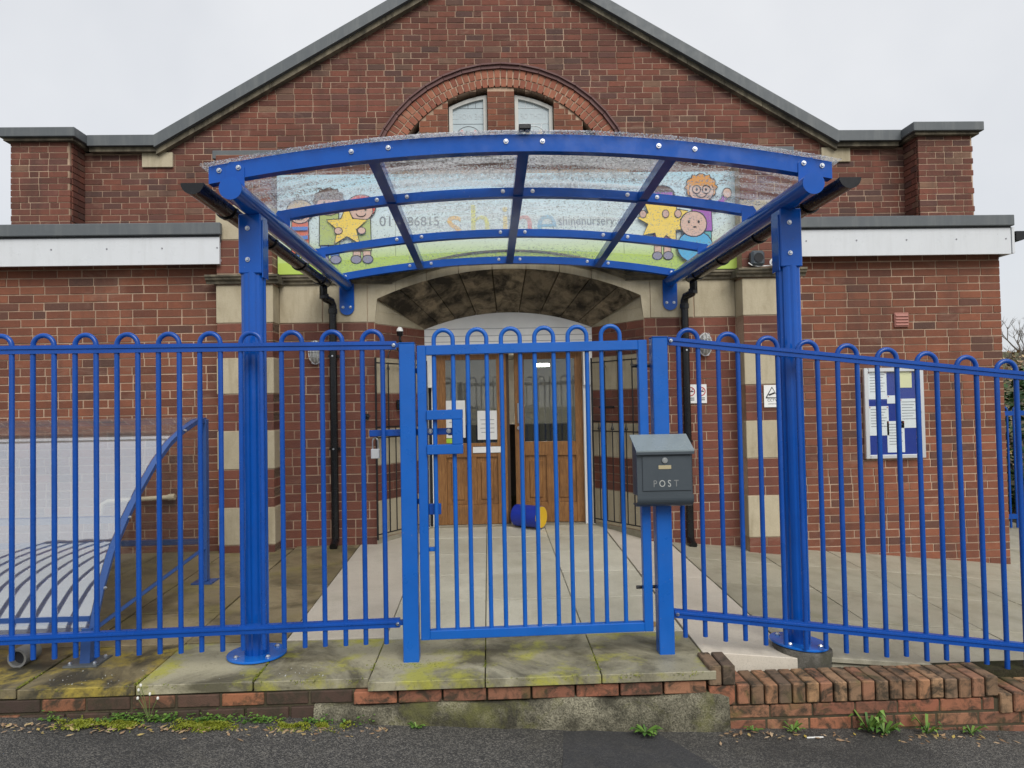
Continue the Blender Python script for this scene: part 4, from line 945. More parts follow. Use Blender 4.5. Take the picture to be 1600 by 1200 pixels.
# downpipes on the porch wall
for s, lb in ((-1, 'black rainwater pipe on the porch wall left of the door, behind the railing'), (1, 'black rainwater pipe on the porch wall right of the door, behind the post box')):
    xp = s*1.69; dp = thing('downpipe', lb, 'pipe', (xp, 6.78, 0.1), 'rainwater pipes from the canopy')
    zb0 = gz(xp, 6.78)+0.05
    G().tube([(xp, 6.79, 2.33), (xp, 6.79, zb0)], 0.036, 14).build('pipe', 'black_plastic', dp, smooth=True)
    G().tube([(s*1.745, 6.66, 2.545), (s*1.745, 6.66, 2.47), (s*1.74, 6.69, 2.44), (s*1.70, 6.77, 2.42), (xp, 6.79, 2.38), (xp, 6.79, 2.31)], 0.037, 14).build('swan_neck', 'black_plastic', dp, smooth=True)
    for z in (2.33, 2.455): G().tube([(xp if z < 2.4 else s*1.742, 6.79 if z < 2.4 else 6.67, z-.025), (xp if z < 2.4 else s*1.742, 6.79 if z < 2.4 else 6.67, z+.02)], 0.043, 14).build('socket', 'black_plastic', dp)
    G().tube([(xp, 6.79, zb0+.02), (xp, 6.76, zb0-.01), (xp-s*0.0, 6.69, zb0-.035)], 0.037, 12).build('shoe', 'black_plastic', dp, smooth=True)
    for z in (1.90, 1.02): c = box('pipe_clip', 'black_plastic', dp, xp-.05, xp+.05, 6.80, 6.842, z-.012, z+.012); G().tube([(xp, 6.756, z), (xp, 6.748, z)], .009, 8).build('screw', 'steel', c)

# ================================================================== RAILINGS AND GATE
RB_ = 'railing_blue'
def hoop(par, x, y, zbot, ztop, hw, r, mat, name='bow_bar', tilt=0.0):
    p = [(x-hw, y, zbot), (x-hw, y, ztop-hw-r)]+[(x-hw*math.cos(t), y, ztop-hw-r+hw*math.sin(t)) for t in [math.pi*k/12 for k in range(1, 12)]]+[(x+hw, y, ztop-hw-r), (x+hw, y, zbot)]
    return G().tube(p, r, 10).build(name, mat, par, smooth=True)
def rail(par, p0, p1, hh=0.046, dd=0.034, mat=RB_):
    p0, p1 = Vector(p0), Vector(p1); g = G(); sec = [(-dd/2, -hh/2), (-dd/2, -hh*0.02), (-dd/2-.007, 0.002), (-dd/2-.007, hh*0.26), (-dd/2, hh*0.30), (-dd/2, hh/2), (dd/2, hh/2), (dd/2, -hh/2)]
    vs = [(p.x, p.y+a, p.z+b) for p in (p0, p1) for a, b in sec]; n = len(sec)
    g.add(vs, [(k, (k+1) % n, n+(k+1) % n, n+k) for k in range(n)]+[tuple(range(n)), tuple(range(n, 2*n))]); return g.build('rail', mat, par)
fl = thing('railing_panel', 'level blue bow-top railing panel left of the gate, in front of the shelter', 'railing', (-2, 4, 0), 'bow-top railings')
def yl(x): return 4.0-0.025*(-0.75-x)
rail(fl, (-3.6, yl(-3.6), 1.763), (-0.735, 4.0, 1.757)); rail(fl, (-3.6, yl(-3.6), 0.192), (-0.735, 4.0, 0.214))
for k in range(13):
    x = -0.868-0.2222*k; hoop(fl, x, yl(x), 0.10-0.0015*k, 1.852, 0.0565, 0.0138, RB_)
for z in (1.757, 0.214): box('fixing_lug', RB_, fl, -0.735, -0.71, 3.985, 4.015, z-.012, z+.012); bolt((-0.745, 3.975, z), fl, (0, -1, 0), .008)
fr = thing('railing_panel', 'blue bow-top railing panel right of the gate, raked down the ramp', 'railing', (2, 4, 0), 'bow-top railings')
def yr(x): return 4.0-0.03*max(0, x-0.8)
def rz_(x, z0): return z0-0.117*(x-0.80)
rail(fr, (0.80, 4.0, 1.757), (3.5, yr(3.5), rz_(3.5, 1.757))); rail(fr, (0.80, 4.0, 0.222), (3.5, yr(3.5), rz_(3.5, 0.222)))
for k in range(12):
    x = 0.9185+0.2258*k; dz = -0.117*(x-0.80); hoop(fr, x, yr(x), 0.10+dz, 1.845+dz, 0.0565, 0.0138, RB_)
for z in (1.757, 0.222): box('fixing_lug', RB_, fr, 0.79, 0.805, 3.985, 4.015, z-.012, z+.012); bolt((0.815, 3.975, z), fr, (0, -1, 0), .008)
posts = []
for x, lb, zt in ((-0.672, 'square blue gate post left of the gate, with padlocked bolt', 1.765), (0.748, 'square blue gate post right of the gate, carrying the grey post box', 1.775)):
    t = thing('gate_post', lb, 'post', (x, 4, 0), 'gate posts'); zt -= 0
    box('post_shaft', 'gate_blue', t, x-.043, x+.043, 3.957, 4.043, -0.03, zt, .004); box('post_cap', 'gate_blue', t, x-.0445, x+.0445, 3.9555, 4.0445, zt+.0005, zt+.005, .002)
    posts.append(t)
gate = thing('gate', 'blue bow-top pedestrian gate with a boxed lock, closed in front of the door', 'gate', (0.03, 4, 0.1))
GB = 'gate_blue'; gx0, gx1, gzb, gzt = -0.618, 0.678, 0.118, 1.752
def gsk(x): return 0.012*(x-gx0)/(gx1-gx0)     # the gate hangs a little out of level
def gbox(name, x0, x1, z0, z1, y0=3.975, y1=4.025, mat=GB, bevel=.003, par=None):
    g = G().box(x0, x1, y0, y1, z0, z1); g.v = [(a, b, c+gsk(a)) for a, b, c in g.v]; return g.build(name, mat, par or gate, bevel=bevel)
gbox('stile', gx0, gx0+.05, gzb, gzt); gbox('stile', gx1-.05, gx1, gzb, gzt)
gbox('top_rail', gx0+.05, gx1-.05, gzt-.055, gzt-.0005, 3.9755, 4.0245); gbox('bottom_rail', gx0+.05, gx1-.05, gzb+.0005, gzb+.05, 3.9755, 4.0245)
for k in range(6):
    x = -0.4705+0.1892*k; cut = k == 0
    hoop(gate, x, 4.0, gzb+.04, gzt+.098+gsk(x), 0.0535, 0.0125, GB)
lb_ = gbox('lock_box', gx0+.05, -0.368, 1.335, 1.388, 3.958, 4.042); gbox('lock_box', gx0+.05, -0.368, 1.142, 1.195, 3.958, 4.042)
gbox('lock_box', -0.425, -0.3685, 1.1955, 1.3345, 3.9585, 4.0415)
lbk = gbox('lock_backing', gx0+.05, -0.425, 1.196, 1.334, 4.03, 4.036); lbk.hide_render = False
bpy.data.objects.remove(lbk)
sb_ = gbox('slide_bolt', -0.90, -0.43, 1.248, 1.285, 4.046, 4.058, 'railing_blue'); bolt((-0.555, 4.046, 1.27), sb_); bolt((-0.45, 4.046, 1.27), sb_)
for z in (1.62, 0.36): G().tube([(0.60, 4.045, z), (0.80, 4.045, z)], 0.010, 8).build('hinge_pin', 'iron_black', gate)
for z in (1.60, 0.86): gbox('closer_arm', -0.72, -0.60, z, z+.03, 4.045, 4.055, 'railing_blue')
c = gbox('gate_stop', -0.568, -0.52, 0.60, 0.622, 4.0, 4.03, GB); c = gbox('closer', -0.568, -0.50, 0.80, 0.86, 4.03, 4.06, 'railing_blue')
pk = thing('padlock', 'small steel padlock hanging from the slide bolt beside the left gate post', 'padlock', (-0.86, 4.07, 1.13))
box('lock_body', 'aluminium', pk, -0.895, -0.845, 4.062, 4.082, 1.12, 1.175, .003)
G().tube([(-0.885, 4.072, 1.17), (-0.885, 4.072, 1.215)]+[(-0.87-.015*math.cos(t), 4.072, 1.215+.022*math.sin(t)) for t in [math.pi*k/8 for k in range(1, 8)]]+[(-0.855, 4.072, 1.215), (-0.855, 4.072, 1.17)], .004, 8).build('shackle', 'steel', pk, smooth=True)

# ================================================================== POST BOX
pb = thing('post_box', 'dark grey metal post box lettered POST, fixed to the right gate post', 'post box', (0.72, 3.9, 0.84))
A = 'anthracite'; x0, x1 = 0.575, 0.878
G().yz([(3.835, 0.905), (3.953, 0.90), (3.953, 1.215), (3.835, 1.150)], x0, x1).build('box_body', A, pb, bevel=.002)
G().prism([(x0-.012, 3.955, 1.2225), (x1+.004, 3.955, 1.2225), (x1+.008, 3.812, 1.142), (x0-.005, 3.812, 1.142)], (0, 0.0, 0.008), None).build('lid', 'lid_sky_grey', pb)
box('lid_lip', A, pb, x0-.005, x1+.008, 3.812, 3.816, 1.128, 1.1415)
G().yz([(3.953, 0.845)]+[(3.885-.058*math.cos(t), 0.89-.05*math.sin(t)) for t in [math.pi/2-math.pi/2*k/8 for k in range(9)]]+[(3.827, 0.908), (3.832, 0.908)]+[(3.887-.053*math.cos(t), 0.892-.044*math.sin(t)) for t in [math.pi/2*k/8 for k in range(9)]]+[(3.953, 0.852)], x0, x1+.004).build('paper_holder', A, pb)
dr = box('front_door', A, pb, x0+.03, x1-.006, 3.829, 3.8345, 0.93, 1.118, .0015)
g = G(); g.tube([(0.727, 3.829, 1.095), (0.727, 3.822, 1.095)], .0155, 16); g.tube([(0.727, 3.822, 1.095), (0.727, 3.819, 1.095)], .010, 12); g.build('lock', 'steel', dr)
box('name_plate', 'brass', dr, 0.692, 0.762, 3.8265, 3.8289, 1.047, 1.068, .001)
for ch, xx, mt in (('P', 0.672, 'letter_glare'), ('O', 0.711, 'letter_grey'), ('S', 0.750, 'letter_grey'), ('T', 0.788, 'letter_glare')): text('post_lettering', ch, mt, dr, xx, 3.8285, 0.952, 0.052, sx=0.85, ext=.0004)

# ================================================================== CLEAR SHELTER ON THE LEFT
sh = thing('buggy_shelter', 'low quarter-round clear plastic shelter with a blue frame behind the left railing', 'shelter', (-3.2, 4.9, 0.05))
SBL = 'shelter_blue'
prf = [(5.70, 1.345), (5.52, 1.33), (5.30, 1.275), (5.07, 1.19), (4.86, 1.07), (4.645, 0.91), (4.485, 0.77), (4.30, 0.575), (4.20, 0.41), (4.135, 0.26), (4.105, 0.16)]
XS = -2.475
def sweep(x0, x1, off0, off1, mat, name, par, cut=0):
    p = prf[:len(prf)-cut] if cut else prf; a = [(y, z+off0) for y, z in p]; b = [(y+0.0, z+off1) for y, z in p[::-1]]
    g = G(); n = len(p); vs = []
    for x in (x0, x1): vs += [(x, y, z) for y, z in a]+[(x, y, z) for y, z in b]
    m_ = 2*n; g.add(vs, [(k, (k+1) % m_, m_+(k+1) % m_, m_+k) for k in range(m_)]+[(k, k+1, m_-2-k, m_-1-k) for k in range(n-1)]+[(m_+k, m_+k+1, m_+m_-2-k, m_+m_-1-k) for k in range(n-1)])
    return g.build(name, mat, par, smooth=True)
for x in (XS, -4.55):
    hp = sweep(x-.02, x+.02, -0.028, 0.008, SBL, 'hoop_frame', sh)
    for y, z in prf[2:-1:2]: bolt((x+.02, y, z-.01), hp, (1, 0, 0), .009)
    box('rear_post', SBL, sh, x-.025, x+.025, 5.67, 5.73, gz(x, 5.7)+.01, 1.34, .003)
    rp_ = box('rear_foot', SBL, sh, x-.08, x+.08, 5.62, 5.78, gz(x, 5.7), gz(x, 5.7)+.01)
    G().yz([(4.08, 0.012), (4.16, 0.012), (4.15, 0.20), (4.10, 0.20)], x-.055, x+.0).build('front_foot', SBL, sh)
    ft = box('foot_plate', 'lead_grey', sh, x-.125, x+.06, 4.04, 4.21, 0.004, 0.014)
    for d in (-.1, .035): bolt((x+d, 4.07, .014), ft, (0, 0, 1), .011); bolt((x+d, 4.18, .014), ft, (0, 0, 1), .011)
    ep = G().yz([(5.68, 0.34)]+[(y, z-.03) for y, z in prf]+[(4.16, 0.20)], x-.003, x+.003); ep.build('end_panel', 'shelter_end', sh)
    G().tube([(x, 5.69, 0.33), (x, 4.13, 0.185)], 0.016, 4).build('lower_strut', SBL, sh)
sweep(-4.53, XS-.0215, 0.010, 0.014, 'shelter_sheet', 'curved_sheet', sh)
for i in (0, 6, 9): y, z = prf[i]; box('cross_rail', SBL, sh, -4.53, XS-.022, y-.012, y+.012, z-.042, z+.002)
box('cross_rail', SBL, sh, -4.53, XS-.026, 5.68, 5.72, 0.36, 0.40)

pe = thing('drain_pipe_end', 'short grey pipe with an open dark mouth lying under the left railing', 'pipe', (-2.86, 4.1, 0.05))
n = 20; g = G()
for ra, rb, y0, y1 in ((0.052, 0.040, 4.06, 4.20),):
    vs = []
    for r_, y in ((ra, y0), (ra, y1), (rb, y1), (rb, y0)): vs += [(-2.86+r_*math.cos(2*math.pi*k/n), y, 0.058+r_*math.sin(2*math.pi*k/n)) for k in range(n)]
    g.add(vs, [(j*n+k, j*n+(k+1) % n, ((j+1) % 4)*n+(k+1) % n, ((j+1) % 4)*n+k) for j in range(4) for k in range(n)])
g.build('pipe_wall', 'pipe_grey', pe, smooth=True); G().tube([(-2.86, 4.10, .058), (-2.86, 4.12, .058)], 0.0395, 16).build('pipe_bore', 'ink', pe)
cp = thing('waste_pipe', 'cream horizontal waste pipe along the left wing wall behind the shelter', 'pipe', (-3.4, 6.7, 0.6))
G().tube([(-3.75, 6.70, 0.585), (-3.2, 6.70, 0.61)], 0.022, 10).build('pipe', 'cream_paint', cp, smooth=True); G().tube([(-3.2, 6.70, .61), (-3.14, 6.70, .613)], .03, 10).build('coupling', 'cream_paint', cp)
G().tube([(-3.75, 6.70, 0.585), (-3.80, 6.69, 0.56), (-3.86, 6.68, 0.2)], 0.022, 10).build('pipe', 'cream_paint', cp, smooth=True)

# ================================================================== IRON GATES FOLDED AGAINST THE REVEALS
def iron_gate(s, lb):
    t = thing('iron_gate', lb, 'gate', (s*1.1, 7.1, 0.15), 'iron gates folded back at the doorway')
    d = Vector((-s*0.417, 0.644, 0))/SL; nn = Vector((-s*0.644, -0.417, 0))/SL; o = Vector((s*1.305, YP, 0))+nn*0.05
    P = lambda u_, z: o+d*u_+Vector((0, 0, z))
    M_ = 'iron_black'
    for z in (1.83, 1.215, 1.115, 0.20): G().tube([P(-0.06, z), P(0.74, z)], 0.0065, 6).build('rail', M_, t)
    for u_ in (-0.05, 0.73): G().tube([P(u_, 0.15), P(u_, 1.88)], 0.010, 6).build('stile', M_, t)
    for u_ in (0.13, 0.33, 0.53): 
        b = G().tube([P(u_, 0.20), P(u_, 1.78 if u_ != .33 else 1.93)], 0.007, 6).build('bar', M_, t)
        z = 1.80 if u_ != .33 else 1.95
        G().tube([P(u_, z-.03), P(u_, z), P(u_, z+.05)], .016, 6, taper=.05).build('finial', M_, b)
    for u_ in (0.03, 0.23, 0.43, 0.63):
        b = G().tube([P(u_, 0.20), P(u_, 1.15)], 0.006, 6).build('dog_bar', M_, t)
        g = G(); g.tube([P(u_, 1.14), P(u_, 1.165), P(u_, 1.22)], .017, 6, taper=.05); g.tube([P(u_-.02, 1.135), P(u_+.02, 1.135)], .006, 5); g.build('finial', M_, b)
    for a, b in ((0.13, 0.33), (0.33, 0.53)):
        c = (a+b)/2; G().tube([P(c-.1*math.cos(q), 1.88+.1*math.sin(q)) for q in [math.pi*k/10 for k in range(11)]], .006, 6).build('bow', M_, t)
    G().tube([P(0.40, 1.36), P(0.62, 1.36)], .012, 6).build('drop_bolt', M_, t)
iron_gate(-1, 'black iron spear-topped gate folded back on the left splayed reveal'); iron_gate(1, 'black iron spear-topped gate folded back on the right splayed reveal')
kn = thing('key_safe', 'small black key safe on the left splayed reveal of the doorway', 'key safe', (-1.07, 7.14, 1.40))
box('casing', 'black_plastic', kn, -1.135, -1.085, 7.07, 7.10, 1.38, 1.475, .006); G().tube([(-1.11, 7.07, 1.44), (-1.11, 7.06, 1.44)], .012, 8).build('dial', 'iron_black', kn)
hk = thing('gate_hook', 'small black iron hook on the porch wall left of the doorway', 'hook', (-1.39, 6.8, 1.3)); G().tube([(-1.40, 6.85, 1.315), (-1.40, 6.78, 1.315), (-1.37, 6.77, 1.33), (-1.35, 6.77, 1.315)], .011, 6).build('hook_arm', 'iron_black', hk); box('back_plate', 'iron_black', hk, -1.43, -1.37, 6.838, 6.848, 1.29, 1.345)

# ================================================================== LAMPS, SIGNS, NOTICE BOARD
for x, z, lb in ((-1.862, 1.94, 'oval caged bulkhead lamp on the porch wall left of the door'), (1.89, 1.955, 'oval caged bulkhead lamp on the porch wall right of the door')):
    t = thing('bulkhead_lamp', lb, 'lamp', (x, YP, z-.12), 'bulkhead lamps on the porch')
    g = G(); n = 20
    bs_ = G(); bs_.prism([(x+.070*math.cos(2*math.pi*k/n), YP-.006, z+.115*math.sin(2*math.pi*k/n)) for k in range(n)], (0, -.035, 0), None); bs_.build('base', 'aluminium', t)
    vs = []; 
    for j in range(5):
        a = j/4*math.pi/2
        vs += [(x+.060*math.cos(a)*math.cos(2*math.pi*k/n), YP-.042-.06*math.sin(a), z+.105*math.cos(a)*math.sin(2*math.pi*k/n)) for k in range(n)]
    g.add(vs, [(j*n+k, j*n+(k+1) % n, (j+1)*n+(k+1) % n, (j+1)*n+k) for j in range(4) for k in range(n)]); g.build('lens', 'letter_grey', t, smooth=True)
    for dx in (-.03, 0, .03): G().tube([(x+dx, YP-.045-.066*math.sin(a), z+.11*math.cos(a)) for a in [math.pi*k/10 for k in range(11)]], .004, 5).build('cage_wire', 'aluminium', t)
    for dz in (-.05, .0, .05): G().tube([(x+.064*math.cos(a), YP-.045-.062*math.sin(a), z+dz) for a in [math.pi*k/10 for k in range(11)]], .004, 5).build('cage_wire', 'aluminium', t)
t = thing('sensor_beacon', 'small white-domed sensor on a black stalk by the doorway arch', 'sensor', (-1.08, 6.95, 2.06))
G().tube([(-1.08, 7.10, 2.05), (-1.08, 7.0, 2.05), (-1.08, 6.985, 2.06), (-1.08, 6.985, 2.10)], .012, 8).build('bracket', 'black_plastic', t); G().tube([(-1.08, 6.985, 2.10), (-1.08, 6.985, 2.145)], .027, 12, taper=1.2).build('housing', 'black_plastic', t)
G().dome((-1.08, 6.985, 2.146), .034, .034, .045).build('dome', 'white_paint', t, smooth=True)
t = thing('sounder_box', 'dark grey alarm box on the right pilaster above the string course', 'alarm box', (2.345, 6.62, 2.67))
box('casing', 'anthracite', t, 2.275, 2.405, 6.56, 6.648, 2.672, 2.815, .02); G().tube([(2.34, 6.561, 2.745), (2.34, 6.552, 2.745)], .045, 14).build('grille', 'black_plastic', t)
t = thing('security_camera', 'white security camera with a looped cable on the right pilaster', 'camera', (2.47, 6.6, 2.67))
G().tube([(2.56, 6.645, 2.70), (2.56, 6.60, 2.70)], .032, 12).build('mount', 'white_paint', t); G().tube([(2.56, 6.60, 2.70), (2.47, 6.53, 2.695)], .028, 12).build('camera_body', 'white_paint', t, smooth=True)
G().tube([(2.475, 6.535, 2.695), (2.465, 6.522, 2.695)], .036, 14).build('camera_head', 'white_paint', t); G().tube([(2.463, 6.520, 2.695), (2.459, 6.515, 2.695)], .013, 10).build('camera_lens', 'ink', t)
G().tube([(2.5, 6.6, 2.675), (2.42, 6.6, 2.672), (2.34, 6.59, 2.668), (2.28, 6.585, 2.68), (2.25, 6.58, 2.70)], .006, 6).build('cable', 'white_paint', t, smooth=True)
def plate(name, lb, x0, x1, y, z0, z1):
    t = thing(name, lb, 'sign', ((x0+x1)/2, y, z0), 'small white notices on the porch'); box('plate', 'paper', t, x0, x1, y-.004, y, z0, z1, .001); return t
t = plate('warning_sign', 'white no-smoking sign with two circles on the porch wall by the right downpipe', 1.69, 1.90, 6.842, 1.385, 1.568)
for cx in (1.742, 1.845):
    G().tube([(cx+.040*math.cos(a), 6.837, 1.50+.040*math.sin(a)) for a in [2*math.pi*k/20 for k in range(21)]], .0045, 5).build('sign_ring', 'red_ink', t); box('sign_symbol', 'ink', t, cx-.028, cx+.028, 6.8365, 6.8378, 1.495, 1.506); G().tube([(cx-.028, 6.836, 1.472), (cx+.028, 6.836, 1.528)], .003, 4).build('sign_slash', 'red_ink', t)
    for i in range(2): box('print_line', 'ink', t, cx-.035, cx+.035, 6.8365, 6.8378, 1.432-.018*i, 1.440-.018*i)
for x0, lb in ((2.385, 'white CCTV warning sign on the right pilaster'), (-2.515, 'white CCTV warning sign on the left pilaster, half hidden by the column')):
    t = plate('warning_sign', lb, x0, x0+.155, 6.643, 1.335, 1.545); cx = x0+.0775
    tri = [(cx-.058, 1.425), (cx+.058, 1.425), (cx, 1.525)]
    G().tube([(a, 6.638, b) for a, b in tri+[tri[0]]], .005, 5).build('sign_triangle', 'ink', t); G().xz([(cx-.03, 1.443), (cx+.028, 1.463), (cx+.022, 1.478), (cx-.034, 1.457)], 6.637, 6.6385).build('sign_symbol', 'ink', t)
    text('sign_lettering', 'CCTV', 'ink', t, cx, 6.638, 1.39, .036, ext=.0003); text('sign_lettering', 'cameras', 'ink_grey', t, cx, 6.638, 1.362, .024, ext=.0003)
t = thing('air_vent', 'small terracotta louvred air vent in the right wing wall', 'vent', (3.91, 6.94, 2.1)); box('vent_frame', 'terracotta', t, 3.84, 3.985, 6.93, 6.952, 2.105, 2.25, .004)
for i in range(4): G().yz([(6.918, 2.122+.03*i), (6.93, 2.145+.03*i), (6.93, 2.115+.03*i)], 3.85, 3.975).build('louvre', 'terracotta', t)
nb = thing('notice_board', 'glazed aluminium notice board with papers on blue felt, on the right wing', 'notice board', (3.8, 6.9, 0.8))
bx0, bx1, bz0, bz1, by = 3.495, 4.10, 0.80, 1.70, 6.948
box('felt_panel', 'felt_blue', nb, bx0+.03, bx1-.03, by-.018, by-.002, bz0+.03, bz1-.03)
for a in ((bx0, bx0+.045, bz0, bz1), (bx1-.045, bx1, bz0, bz1), (bx0+.0455, bx1-.0455, bz0, bz0+.04), (bx0+.0455, bx1-.0455, bz1-.04, bz1)): box('frame', 'aluminium', nb, a[0], a[1], by-.045, by-.001, a[2], a[3], .006)
for a, b, c, d_, mt in ((3.545, 3.735, 1.39, 1.665, 'paper'), (3.82, 3.99, 1.50, 1.665, 'paper_yellow'), (3.735, 3.85, 1.345, 1.425, 'paper'), (3.545, 3.745, 1.03, 1.32, 'paper'), (3.86, 4.04, 1.10, 1.39, 'paper'), (3.725, 3.90, 0.86, 1.17, 'paper')):
    p = box('pinned_notice', mt, nb, a, b, by-.0205, by-.0188, c, d_)
    z = d_-.035; i = 0
    while z > c+.06 and mt == 'paper' and d_-c > .15:
        box('print_line', 'ink_grey', p, a+.02, b-.02-.03*((i*7) % 3)/2, by-.0219, by-.0207, z, z+.006); z -= .028; i += 1
    for xx in (a+.012, b-.012): G().tube([(xx, by-.0208, d_-.012), (xx, by-.026, d_-.012)], .005, 6).build('pin', 'red_ink', p)
box('board_pane', 'board_glass', nb, bx0+.046, bx1-.046, by-.036, by-.033, bz0+.041, bz1-.041)
G().tube([(bx1-.05, by-.045, 1.255), (bx1-.05, by-.055, 1.255)], .012, 10).build('lock', 'steel', nb)

sp_ = thing('soft_play_roll', 'blue padded roll with a yellow end propping the open door', 'play roll', (0.2, 7.4, 0.13))
G().tube([(0.055, 7.50, 0.245), (0.295, 7.31, 0.245)], .113, 24).build('padding', 'blue_vinyl', sp_, smooth=True); G().tube([(0.295, 7.31, 0.245), (0.299, 7.307, 0.245)], .109, 24).build('end_cap', 'yellow_vinyl', sp_)

# ================================================================== BEYOND THE RIGHT WING
ff = thing('far_railing', 'distant blue bow-top railing beyond the right wing', 'railing', (7.5, 9.2, -0.4))
for z in (1.16, -0.20): box('rail', 'railing_blue', ff, 6.50, 9.0, 9.18, 9.22, z-.03, z+.03)
for k in range(14): hoop(ff, 6.60+0.17*k, 9.2, -0.35, 1.255, 0.042, 0.014, 'railing_blue')
box('post', 'railing_blue', ff, 6.44, 6.50, 9.17, 9.23, -0.6, 1.22)
nx, ny = 40, 12; g = G(); vs = []
for j in range(ny+1):
    for i in range(nx+1):
        x = 5+75*i/nx; y = 18+50*j/ny; t_ = j/ny; vs.append((x, y, -1.2+6.4*math.sin(t_*math.pi/2)+0.4*mnoise.noise(Vector((x*.3, y*.3, 0)))))
g.add(vs, [(j*(nx+1)+i, j*(nx+1)+i+1, (j+1)*(nx+1)+i+1, (j+1)*(nx+1)+i) for j in range(ny) for i in range(nx)]); struct(g.build('hillside', 'hill_scrub', smooth=True))
def bare_tree(x, y, z, h, lb, seed):
    rg = random.Random(seed); t = thing('bare_tree', lb, 'tree', (x, y, z), 'bare trees on the far bank'); tr = G(); tw = G()
    def grow(p, d, l, r, lev):
        q = p+d*l; mid = p+d*l*.5+Vector((rg.uniform(-.1, .1), rg.uniform(-.1, .1), 0))*l*.4
        (tr if lev < 2 else tw).tube([p, mid, q], r, 5 if lev < 2 else 3, cap=False, taper=.6)
        if lev >= 5: return
        for _ in range(3 if lev < 4 else 4):
            nd = (d+Vector((rg.uniform(-.8, .8), rg.uniform(-.8, .8), rg.uniform(-.1, .6)))).normalized(); grow(p+d*l*rg.uniform(.55, 1), nd, l*rg.uniform(.55, .75), r*.55, lev+1)
    grow(Vector((x, y, z)), Vector((0, 0, 1)), h*.33, h*.022, 0); tr.build('trunk', 'twig', t); tw.build('crown', 'twig', t)
for i, (x, y, z, h) in enumerate(((18.6, 26, -0.6, 5.2), (20.4, 27, -0.2, 5.6), (22.5, 29, 0.2, 6.0), (17.3, 25, -0.8, 4.4))): bare_tree(x, y, z, h, ['bare twiggy tree beyond the right wing, nearest its corner', 'bare twiggy tree second from the right wing corner', 'bare twiggy tree farthest right on the bank', 'small bare tree low behind the far railing'][i], 60+i)
def leafy(name, lb, c, rx, ry, rz, n, size, mat, seed):
    rg = random.Random(seed); t = thing(name, lb, 'bush', (c[0], c[1], c[2]-rz)); g = G()
    for _ in range(n):
        v = Vector((rg.gauss(0, 1), rg.gauss(0, 1), rg.gauss(0, 1))).normalized()*rg.uniform(.55, 1.05)**.5; k = 1+.25*mnoise.noise(v*2.5+Vector((seed, 0, 0)))
        p = Vector((c[0]+v.x*rx*k, c[1]+v.y*ry*k, c[2]+v.z*rz*k)); a = Vector((rg.uniform(-1, 1), rg.uniform(-1, 1), rg.uniform(-.5, .5))).normalized(); b = a.cross(Vector((rg.uniform(-1, 1), rg.uniform(-1, 1), 1))).normalized(); s = size*rg.uniform(.6, 1.3)
        g.add([p-a*s, p+b*s*.6, p+a*s, p-b*s*.6], [(0, 1, 2, 3)])
    g.build('foliage', mat, t)
    st = G()
    for k in range(5): st.tube([(c[0]+rg.uniform(-.1, .1), c[1], c[2]-rz-.3), (c[0]+rg.uniform(-.5, .5)*rx, c[1]+rg.uniform(-.5, .5)*ry, c[2]+.2*rz)], .03, 5)
    st.build('stems', 'twig', t)
leafy('ivy_bush', 'dark green ivy bush behind the far blue railing', (8.7, 11.2, 0.55), 1.6, 0.9, 1.2, 5000, .06, 'ivy_leaf', 3)
leafy('pale_shrub', 'straggly pale scrub bush above the far railing', (13.2, 17.5, 1.0), 2.4, 1.4, 1.5, 2600, .06, 'dry_leaf', 4)

# ================================================================== WEEDS, MOSS AND LITTER AT THE WALL FOOT
def rosette(x, y, n, L, lb, seed, up=.5):
    rg = random.Random(seed); z = roadz(x)+.004; t = thing('weed', lb, 'weed', (x, y, z), 'weeds growing along the foot of the wall')
    n = int(n*1.9)
    for k in range(n):
        a = 2*math.pi*k/n+rg.uniform(-.4, .4); l = L*rg.uniform(.6, 1.15); d = Vector((math.cos(a), math.sin(a)*.8-.15, 0)); h = l*up*rg.uniform(.4, 1.3); wd = l*.105; sd_ = Vector((-d.y, d.x, 0))
        q = [Vector((x, y, z)), Vector((x, y, z+h*.6))+d*l*.4, Vector((x, y, z+h))+d*l*.75, Vector((x, y, z+h*.8))+d*l]
        G().add([q[0], q[1]-sd_*wd, q[1]+sd_*wd, q[2]-sd_*wd*1.1, q[2]+sd_*wd*1.1, q[3]], [(0, 1, 2), (1, 3, 4, 2), (3, 5, 4)]).build('leaf', 'weed_leaf', t)
def clump(x, y, n, rad, lb, seed):
    rg = random.Random(seed); t = thing('weed', lb, 'weed', (x, y, roadz(x)), 'weeds growing along the foot of the wall'); g = G()
    for k in range(n):
        p = Vector((x+rg.gauss(0, rad), y+rg.gauss(0, rad*.22), roadz(x)+abs(rg.gauss(0, .018))+.004)); a = rg.uniform(0, 6.28); s = rg.uniform(.006, .014); d = Vector((math.cos(a), math.sin(a), rg.uniform(-.2, .6)))*s; b = Vector((-math.sin(a), math.cos(a), rg.uniform(-.2, .4)))*s*.6
        g.add([p-d, p+b, p+d, p-b], [(0, 1, 2, 3)])
    g.build('leaves', 'weed_leaf', t)
rosette(0.55, 3.655, 12, .085, 'bright green weed rosette on the edge of the dark asphalt patch', 1, .35)
rosette(1.73, 3.69, 9, .10, 'tall bright green weed in front of the brick edging wall', 2, 1.0); rosette(1.80, 3.67, 11, .09, 'low spreading weed just right of the tall weed', 3, .6)
rosette(2.03, 3.675, 8, .085, 'broad-leaved weed near the right end of the brick edging wall', 4, .9); rosette(1.33, 3.69, 8, .06, 'small weed below the left end of the brick-on-edge run', 5, .6)
